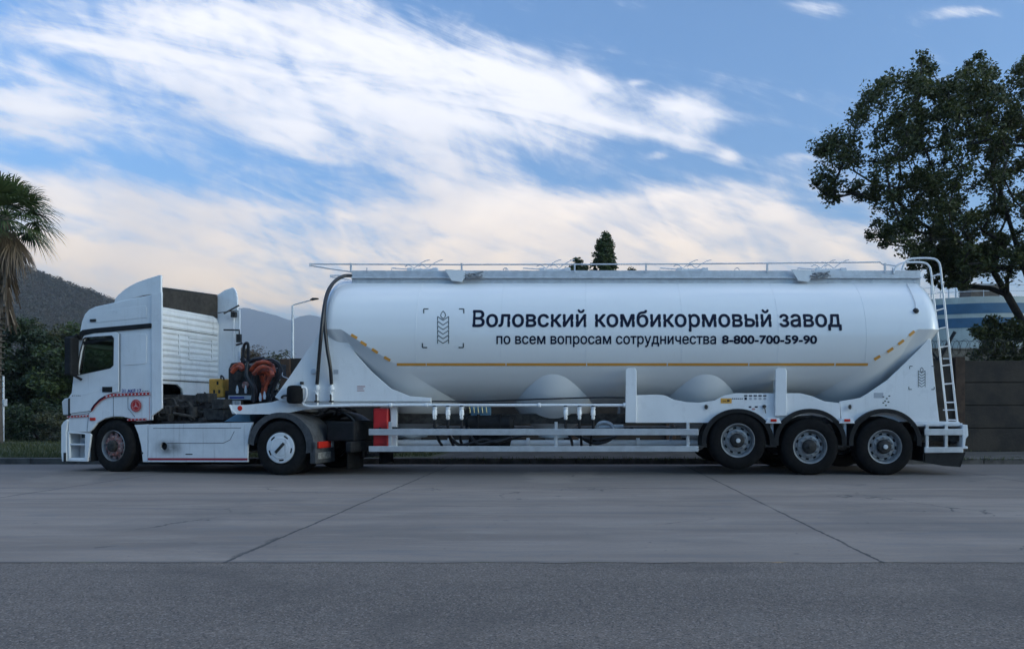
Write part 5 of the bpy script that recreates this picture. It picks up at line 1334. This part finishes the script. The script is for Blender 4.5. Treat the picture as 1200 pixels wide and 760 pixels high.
# step well: outer frame, two treads, back
fr_o = Lp([(79.3,505),(105.5,507.5),(107,509),(103,540.5),(80,540)], V0); 
fr_i = Lp([(81.5,507.5),(100,508.5),(99.5,537),(82,537)], V0)
k_(MB().prism(fr_o, V0-.01, V0+.03, holes=[fr_i]), 'step_frame', M_cab, bevel=.008)
k_(MB().prism(fr_o, V0+.28, V0+.32), 'step_back', M_cab)
for y in (519.5, 536):
    q = Lp([(81,y),(100,y),(100,y+1.8),(81,y+1.8)], V0); k_(MB().prism(q, V0, V0+.28), 'step', M_cab, bevel=.004)
k_(MB().prism(Lp([(94.5,508),(101,508),(101,513),(94.5,513)], V0), V0+.02, V0+.2), 'step_vent', M_dark)
# arch liner and the panel behind the wheel
ar = MB(); pts = [(108,540),(107,508),(114,497),(123,491.5),(133,489.5),(143,489.5),(152,491.5),(160,497),(165,512),(167,540)]
A_ = Lp(pts, V0+.05); vs = []; fs = []
for y in (V0+.02, V0+.5):
    for p in A_: vs.append((p[0], y, p[1]))
n = len(A_)
for i in range(n-1): fs.append((i, i+1, n+i+1, n+i))
fs.append(tuple(range(n, 2*n)))
for s in (0, 1):
    k_(MB().add([(p[0], p[1] if not s else -p[1], p[2]) for p in vs], fs), 'wheel_arch', M_plastic)
k_(MB().prism(Lp([(157.5,497.5),(173,496.8),(173,541),(167.5,541),(165.5,522),(162,508)], V0), V0-.005, V0+.04), 'rear_mudguard', M_cab, bevel=.008)
k_(MB().lathe([(.0001,-.012),(.02,-.01),(.022,0)], (L(167,530.5,V0)[0], V0-.006, L(167,530.5,V0)[1]), 'y', 12), 'plug', M_dark)
# side skirt panel with the round filler hole
sk = Lp([(174,497),(297,494.5),(293.5,503),(291,515),(290.5,538),(174,538)], V0)
hc = L(192.3, 522.5, V0); hole = [(hc[0]+.068*cos(-2*pi*i/24), hc[1]+.075*sin(-2*pi*i/24)) for i in range(24)]
def sootmat():
    m = M_skirt.copy(); m.name = 'skirt_white_sooted'; t = NT(m.node_tree); p = t.t.nodes['Principled BSDF']
    tc = t.n('ShaderNodeTexCoord'); sx = t.n('ShaderNodeSeparateXYZ'); t.l(tc.outputs['Object'], sx.inputs[0])
    dx = t.m('DIVIDE', t.m('SUBTRACT', sx.outputs[0], hc[0]+.10), .42); dz = t.m('DIVIDE', t.m('SUBTRACT', sx.outputs[2], hc[1]-.03), .22)
    r = t.m('SQRT', t.m('ADD', t.m('MULTIPLY', dx, dx), t.m('MULTIPLY', dz, dz)))
    f = t.m('MULTIPLY', t.rng(r, 1., .05), t.rng(t.noise(tc.outputs['Object'], 5, 5, .6), .3, .65, .4, .95))
    src = p.inputs['Base Color'].links[0].from_socket
    t.l(t.mix(f, src, (.05, .048, .045)), p.inputs['Base Color'])
    return m
k_(MB().prism(sk, V0-.01, V0+.03, holes=[hole]), 'side_skirt', sootmat(), bevel=.008)
k_(MB().lathe([(.075,0),(.07,.05),(.05,.10),(.0001,.10)], (hc[0], V0+.031, hc[1]), 'y', 24), 'filler_recess', M_dark)
k_(MB().prism(Lp([(174,538),(290.5,538),(290.5,540.8),(174,540.8)], V0), V0-.014, V0+.03), 'skirt_trim', M_skirt)
k_(MB().prism(Lp([(174,536.2),(290.5,536.4),(290.5,539),(174,538.8)], V0), V0-.018, V0-.0105), 'trim_stripe', mat('trim_maroon', (.32, .02, .04), .45))
pr = Lp([(180,501.5),(282,500.5)], V0); cutk = MB()
for l in ([(180,501.5),(283,501)], [(196,519),(262,518.8),(270,515),(275,505)]): cutk.tube([(p[0], V0-.009, p[1]) for p in Lp(l, V0)], .006, 4)
k_(cutk, 'skirt_crease', M_grime)
k_(MB().prism(Lp([(218,531.2),(226,531.2),(226,532.4),(218,532.4)], V0), V0-.014, V0-.01), 'badge', M_grime)
k_(MB().prism(sk, V1-.03, V1+.01), 'side_skirt', M_skirt)
# frame rails, fuel tank, engine, gearbox
zf0, zf1 = .72, .98
for y in (-.42, .42): k_(MB().box(-4.5, 1.25, y-.04, y+.04, zf0, zf1), 'frame_rail', M_grime, bevel=.01)
k_(MB().box(-2.6, -.75, V0+.08, V0+.68, .42, .93), 'fuel_tank', M_grime, bevel=.06, seg=3)
k_(MB().box(-2.6, -.75, V1-.68, V1-.08, .42, .93), 'fuel_tank', M_grime, bevel=.06, seg=3)
eng = MB(); rg = random.Random(9); eng.box(-3.6, -2.75, -.5, .5, .7, 1.5)
for _ in range(46):
    x, y, z = rg.uniform(-2.9, -1.5), rg.uniform(-1.0, .3), rg.uniform(.98, 1.45 if _ < 26 else 1.2); s = rg.uniform(.04, .13)
    if rg.random() < .5: eng.box(x-s, x+s, y-s, y+s, z-s*.7, z+s*.7)
    else: eng.lathe([(.0001,-s),(s*.7,-s),(s*.7,s),(.0001,s)], (x, y, z), rg.choice('xyz'), 12)
for _ in range(26):
    p = Vector((rg.uniform(-2.9, -1.9), rg.uniform(-1.05, .0), rg.uniform(.95, 1.4))); q = p+Vector((rg.uniform(-.4, .5), rg.uniform(-.3, .3), rg.uniform(-.3, .2)))
    eng.tube(catmull([p, p.lerp(q, .5)+Vector((rg.uniform(-.1, .1), rg.uniform(-.1, .1), rg.uniform(-.1, .15))), q], 4), rg.uniform(.012, .03), 7)
k_(eng, 'engine', M_grime, bevel=.01)
k_(MB().box(-2.7, -.9, -1.0, 1.0, .93, .97), 'deck_plate', M_grime)
# yellow box on the back wall
yb = L(253, 455, -.1); Yx = -2.45
yy0 = -.42
def at_v(px, v): return L(px, 480, v)[0]
v_ = -.2; x0, x1 = L(244.5, 460, v_)[0], L(261.5, 460, v_)[0]; z0, z1_ = L(250, 465.5, v_)[1], L(250, 443.5, v_)[1]
yb = k_(MB().box(x0, x1, v_, v_+.3, z0, z1_), 'yellow_unit', M_yellow, bevel=.02)
hb = MB()
for px, py in ((255,448.5),(251,458.5),(257,458.5)): q = L(px, py, v_); hb.box(q[0]-.02, q[0]+.02, v_-.006, v_, q[1]-.035, q[1]+.035)
k_(hb, 'slot', M_dark, yb)
k_(MB().tube(catmull([(x1-.05, v_, z1_), (x1-.02, v_-.03, z1_+.06), (x1+.03, v_-.03, z1_+.02), (x1+.02, v_, z1_-.02)], 5), .015, 6), 'unit_hose', M_dark)
k_(MB().box(x1, x1+.32, v_+.05, v_+.25, z0-.06, z0+.14), 'bracket', M_grime, bevel=.01)
k_(MB().box(L(238,474,-.9)[0], L(262,474,-.9)[0], -.9, -.3, L(0,480,-.9)[1] if 0 else .99, 1.22), 'battery_box', M_grime, bevel=.02)
# pump and hose unit on the chassis behind the cab
def Q(px, py, v): q = L(px, py, v); return (q[0], v, q[1])
pv = -.35
body = MB().prism(Lp([(267,432),(270,425),(281,424),(300,430),(300,462),(296,469),(270,469),(267,460)], pv), pv, pv+.5)
pb_ = k_(body, 'pump_housing', M_dark, bevel=.03)
for px, py, r in ((279,441,.11),(288,451,.07)):
    q = Q(px, py, pv); k_(MB().lathe([(r,0),(r,-.02),(r*.8,-.035),(r*.5,-.03),(.0001,-.03)], q, 'y', 20), 'pump_cover', M_grime if py < 445 else M_rust, pb_)
k_(MB().prism(Lp([(268,463),(297,463),(297,468),(268,468)], pv-.1), pv-.12, pv-.02), 'rack_tray', M_alu, bevel=.005)
k_(MB().prism(Lp([(270,464.6),(287,464.6),(287,466.6),(270,466.6)], pv-.1), pv-.124, pv-.121), 'tray_label', M_blue)
hr = random.Random(44)
for grp, m_, rr in (([(271,433),(276,428),(283,427),(285,434)], M_redhose, .045), ([(272,436),(279,430),(284,433)], M_redhose, .05), ([(274,431),(280,426),(284,430)], M_redhose, .04),
                 ([(294,434),(301,426),(311,424),(319,428),(321,436)], M_redhose, .05), ([(297,438),(306,430),(316,432),(320,440)], M_redhose, .05), ([(303,437),(312,435),(316,442),(311,452)], M_redhose, .05),
                 ([(306,440),(309,452),(307,462),(304,468)], M_redhose, .05), ([(311,438),(312,450),(310,460),(307,467)], M_redhose, .04), ([(298,430),(306,425),(316,425)], M_redhose, .04),
                 ([(284,441),(285,410),(288,402),(291,406),(290,436)], M_hose, .035), ([(280,436),(280,412)], M_galv, .03), ([(283,420),(290,424),(299,421),(309,420)], M_hose, .05),
                 ([(310,424),(320,424),(327,430),(328,440),(322,452),(318,466)], M_hose, .035), ([(306,423),(318,421),(327,426),(331,436)], M_hose, .03), ([(290,424),(289,440),(297,455),(296,470)], M_hose, .045),
                 ([(318,430),(324,436),(322,448),(315,458),(316,470)], M_hose, .05), ([(300,436),(296,445),(300,458),(298,470)], M_hose, .04), ([(313,455),(318,460),(325,458),(331,463),(345,464)], M_hose, .03),
                 ([(324,431),(331,433),(331,440),(337,443)], M_galv, .012), ([(277,404),(284,402)], M_hose, .025)):
    pv2 = -.35+hr.uniform(-.2, .15); k_(MB().tube(catmull([Q(x, y, pv2+hr.uniform(-.05, .05)) for x, y in grp], 6), rr*.8, 10), 'hose', m_)
bk = MB()
for _ in range(20):
    x, y = hr.uniform(290, 326), hr.uniform(432, 472); q = Q(x, y, -.1+hr.uniform(0, .5)); s = hr.uniform(.05, .14); bk.box(q[0]-s, q[0]+s, q[1]-s, q[1]+s, q[2]-s, q[2]+s)
k_(bk, 'pump_frame', M_dark, bevel=.01)
for px, py in ((278,457),(288,457),(305,466),(310,464)):
    q = Q(px, py, pv-.12); k_(MB().lathe([(.0001,.1),(.012,.09),(.03,0),(.02,-.06),(.0001,-.06)], q, 'z', 12), 'coupling', M_lampclr)
# fifth wheel, blue tool box, tank
k_(MB().prism(Lp([(262,494),(278,484),(293,484),(293,494)], -1.0), -1.0, -.5), 'tool_box', M_bluebox, bevel=.01)
k_(MB().lathe([(.0001,.06),(.48,.06),(.5,0),(.48,-.03)], (-.55, 0, 1.13), 'z', 32), 'fifth_wheel', M_grime)
k_(MB().box(-.9, -.2, -.5, .5, .98, 1.08), 'fifth_wheel_base', M_grime, bevel=.02)
# wheels
xf, zf = L(134.5, 520, -1.2)
drive_wheel(TK, (0, -1.25, .50), spin=0); drive_wheel(TK, (0, 1.25, .50), True)
front_wheel(TK, (-3.62, -1.19, .50), -radians(7.5)); front_wheel(TK, (-3.62, 1.19, .50), -radians(7.5), True)
k_(MB().tube([(0, -.7, .5), (0, .7, .5)], .11, 14).lathe([(.0001,-.22),(.16,-.2),(.26,-.1),(.28,0),(.26,.1),(.16,.2),(.0001,.22)], (0, 0, .5), 'y', 24), 'drive_axle', M_grime)
k_(MB().tube([(-3.62, -.95, .45), (-3.62, .95, .45)], .06, 10), 'front_axle', M_grime)
# rear mudguards: black shells
for s in (-1, 1):
    vs = []; fs = []; n = 26; y0, y1 = (-1.27, -.60) if s < 0 else (.60, 1.27)
    for k in range(n+1):
        a = radians(-12+190*k/n); r0 = .62
        sx = 1.06 if cos(a) > 0 else 1.0
        for r in (r0-.02, r0+.02):
            for y in (y0, y1): vs.append((r*cos(a)*sx, y, .55+r*sin(a)*.93))
    for k in range(n):
        b = k*4; fs += [(b, b+4, b+5, b+1), (b+2, b+3, b+7, b+6), (b, b+2, b+6, b+4), (b+1, b+5, b+7, b+3)]
    fs += [(0, 1, 3, 2), (n*4, n*4+2, n*4+3, n*4+1)]
    mb = MB().add(vs, fs); vs = []; fs = []; yy = y0 if s < 0 else y1
    for k in range(n+1):
        a = radians(-12+190*k/n); sx = 1.06 if cos(a) > 0 else 1.0
        vs += [(.53*cos(a), yy-.003*s, .52+.53*sin(a)), (.63*cos(a)*sx, yy, .55+.63*sin(a)*.93)]
    # side lip, wider towards the back
    for k in range(n): fs.append((2*k, 2*k+1, 2*k+3, 2*k+2))
    mb.add(vs, fs); mg = k_(mb, 'mudguard', M_plgrey)
    k_(MB().box(.60, .72, y0, y1, .22, .62), 'mud_flap', M_plgrey, mg, bevel=.02)
    x = .722
    tl = k_(MB().box(x, x+.04, y0+.04, y0+.46, .50, .62), 'tail_lamp', M_lampred, mg, bevel=.008)
    k_(MB().box(x, x+.042, y0+.47, y0+.55, .50, .62), 'reversing_lamp', M_lampclr, mg, bevel=.006)
    k_(MB().box(x-.02, x+.012, y0+.06, y0+.5, .30, .42), 'number_plate', mat('dirty_plate', (.28, .27, .25), .7, 0, 0, .5, 20.), mg, bevel=.004)
k_(MB().box(.75, 1.3, -.95, .95, .62, .98).box(1.2, 1.32, -1.1, 1.1, .42, .62), 'rear_crossmember', M_plastic, bevel=.03)
k_(MB().tube(catmull([(.5, -.6, 1.15), (.75, -.75, 1.22), (1.05, -.6, 1.05), (1.2, -.5, .7), (1.22, -.45, .3)], 5), .03, 8).tube(catmull([(.6, -.4, 1.1), (.8, -.5, 1.25), (1.0, -.3, 1.15)], 5), .025, 8), 'hose', M_hose)
for y in (-.95, .35): k_(MB().box(1.15, 1.17, y, y+.6, .12, .62), 'mud_flap', M_rub)
k_(MB().prism(Lp([(283,487.5),(289,485),(336,485.5),(336,487.5)], -.6), -.6, -.3), 'ramp', M_grime)
# the black air filter canister standing off the gooseneck is part of the trailer
q = N(345.5, 462, 13.5); wl = MB().lathe([(.0001,.17),(.07,.165),(.115,.15),(.135,.11),(.14,.0),(.14,-.10),(.13,-.14),(.10,-.16),(.0001,-.165)], (q[0], 13.5, q[1]), 'z', 32)
w_ = tb_(wl, 'air_filter', M_rub)
sub(MB().tube(catmull([(q[0]-.02, 13.5, q[1]-.03), (q[0]-.2, 13.52, q[1]-.02), (q[0]-.28, 13.6, q[1]-.05)], 4), .02, 8), 'filter_stay', M_dark, w_)
tb_(MB().tube(catmull([(q[0]+.1, 13.5, q[1]+.12), (q[0]+.19, 13.52, q[1]+.12), (q[0]+.2, 13.53, q[1]-.02), (X(356), yp, q[1]-.13)], 5), .02, 8), 'filter_pipe', M_white)
# mirrors on the cab front
for s in (-1, 1):
    y = s*1.25
    mx0, mx1 = L(78.5, 440, -1.42)[0], L(86.5, 440, -1.42)[0]; mm = MB().box(mx0, mx1, y+s*.04, y+s*.24, L(84,440)[1], L(84,396)[1]); k_(mm, 'mirror', M_plastic, bevel=.03, seg=3)
    a = L(95, 395, V0); k_(MB().tube([((mx0+mx1)/2, y+s*.12, L(84,398)[1]), (mx1, y+s*.1, L(84,393)[1]), (-4.3, y, L(98,395)[1])], .03, 8).tube([((mx0+mx1)/2, y+s*.12, L(84,439)[1]), (mx1+.03, y+s*.02, L(88,445)[1])], .025, 8).box(-4.55, -4.25, y-.03, y+.03, L(98,398)[1], L(98,393)[1]), 'mirror_arm', M_plastic)
# ------------------------------------------------------------------ air
HAZE = .00024
hz = MB().box(-8000, 8000, -300, 10000, -3, 1000).build('haze', bpy.data.materials.new('haze_air')); tag(hz, kind='stuff'); hz['label'] = 'thin blue haze in the air over the whole scene'; hz['category'] = 'haze'
m = hz.data.materials[0]; m.use_nodes = True; nt = m.node_tree; nt.nodes.clear()
pvn = nt.nodes.new('ShaderNodeVolumePrincipled'); pvn.inputs['Color'].default_value = (.94, .96, .98, 1); pvn.inputs['Density'].default_value = HAZE; pvn.inputs['Anisotropy'].default_value = .2
on = nt.nodes.new('ShaderNodeOutputMaterial'); nt.links.new(pvn.outputs[0], on.inputs['Volume'])
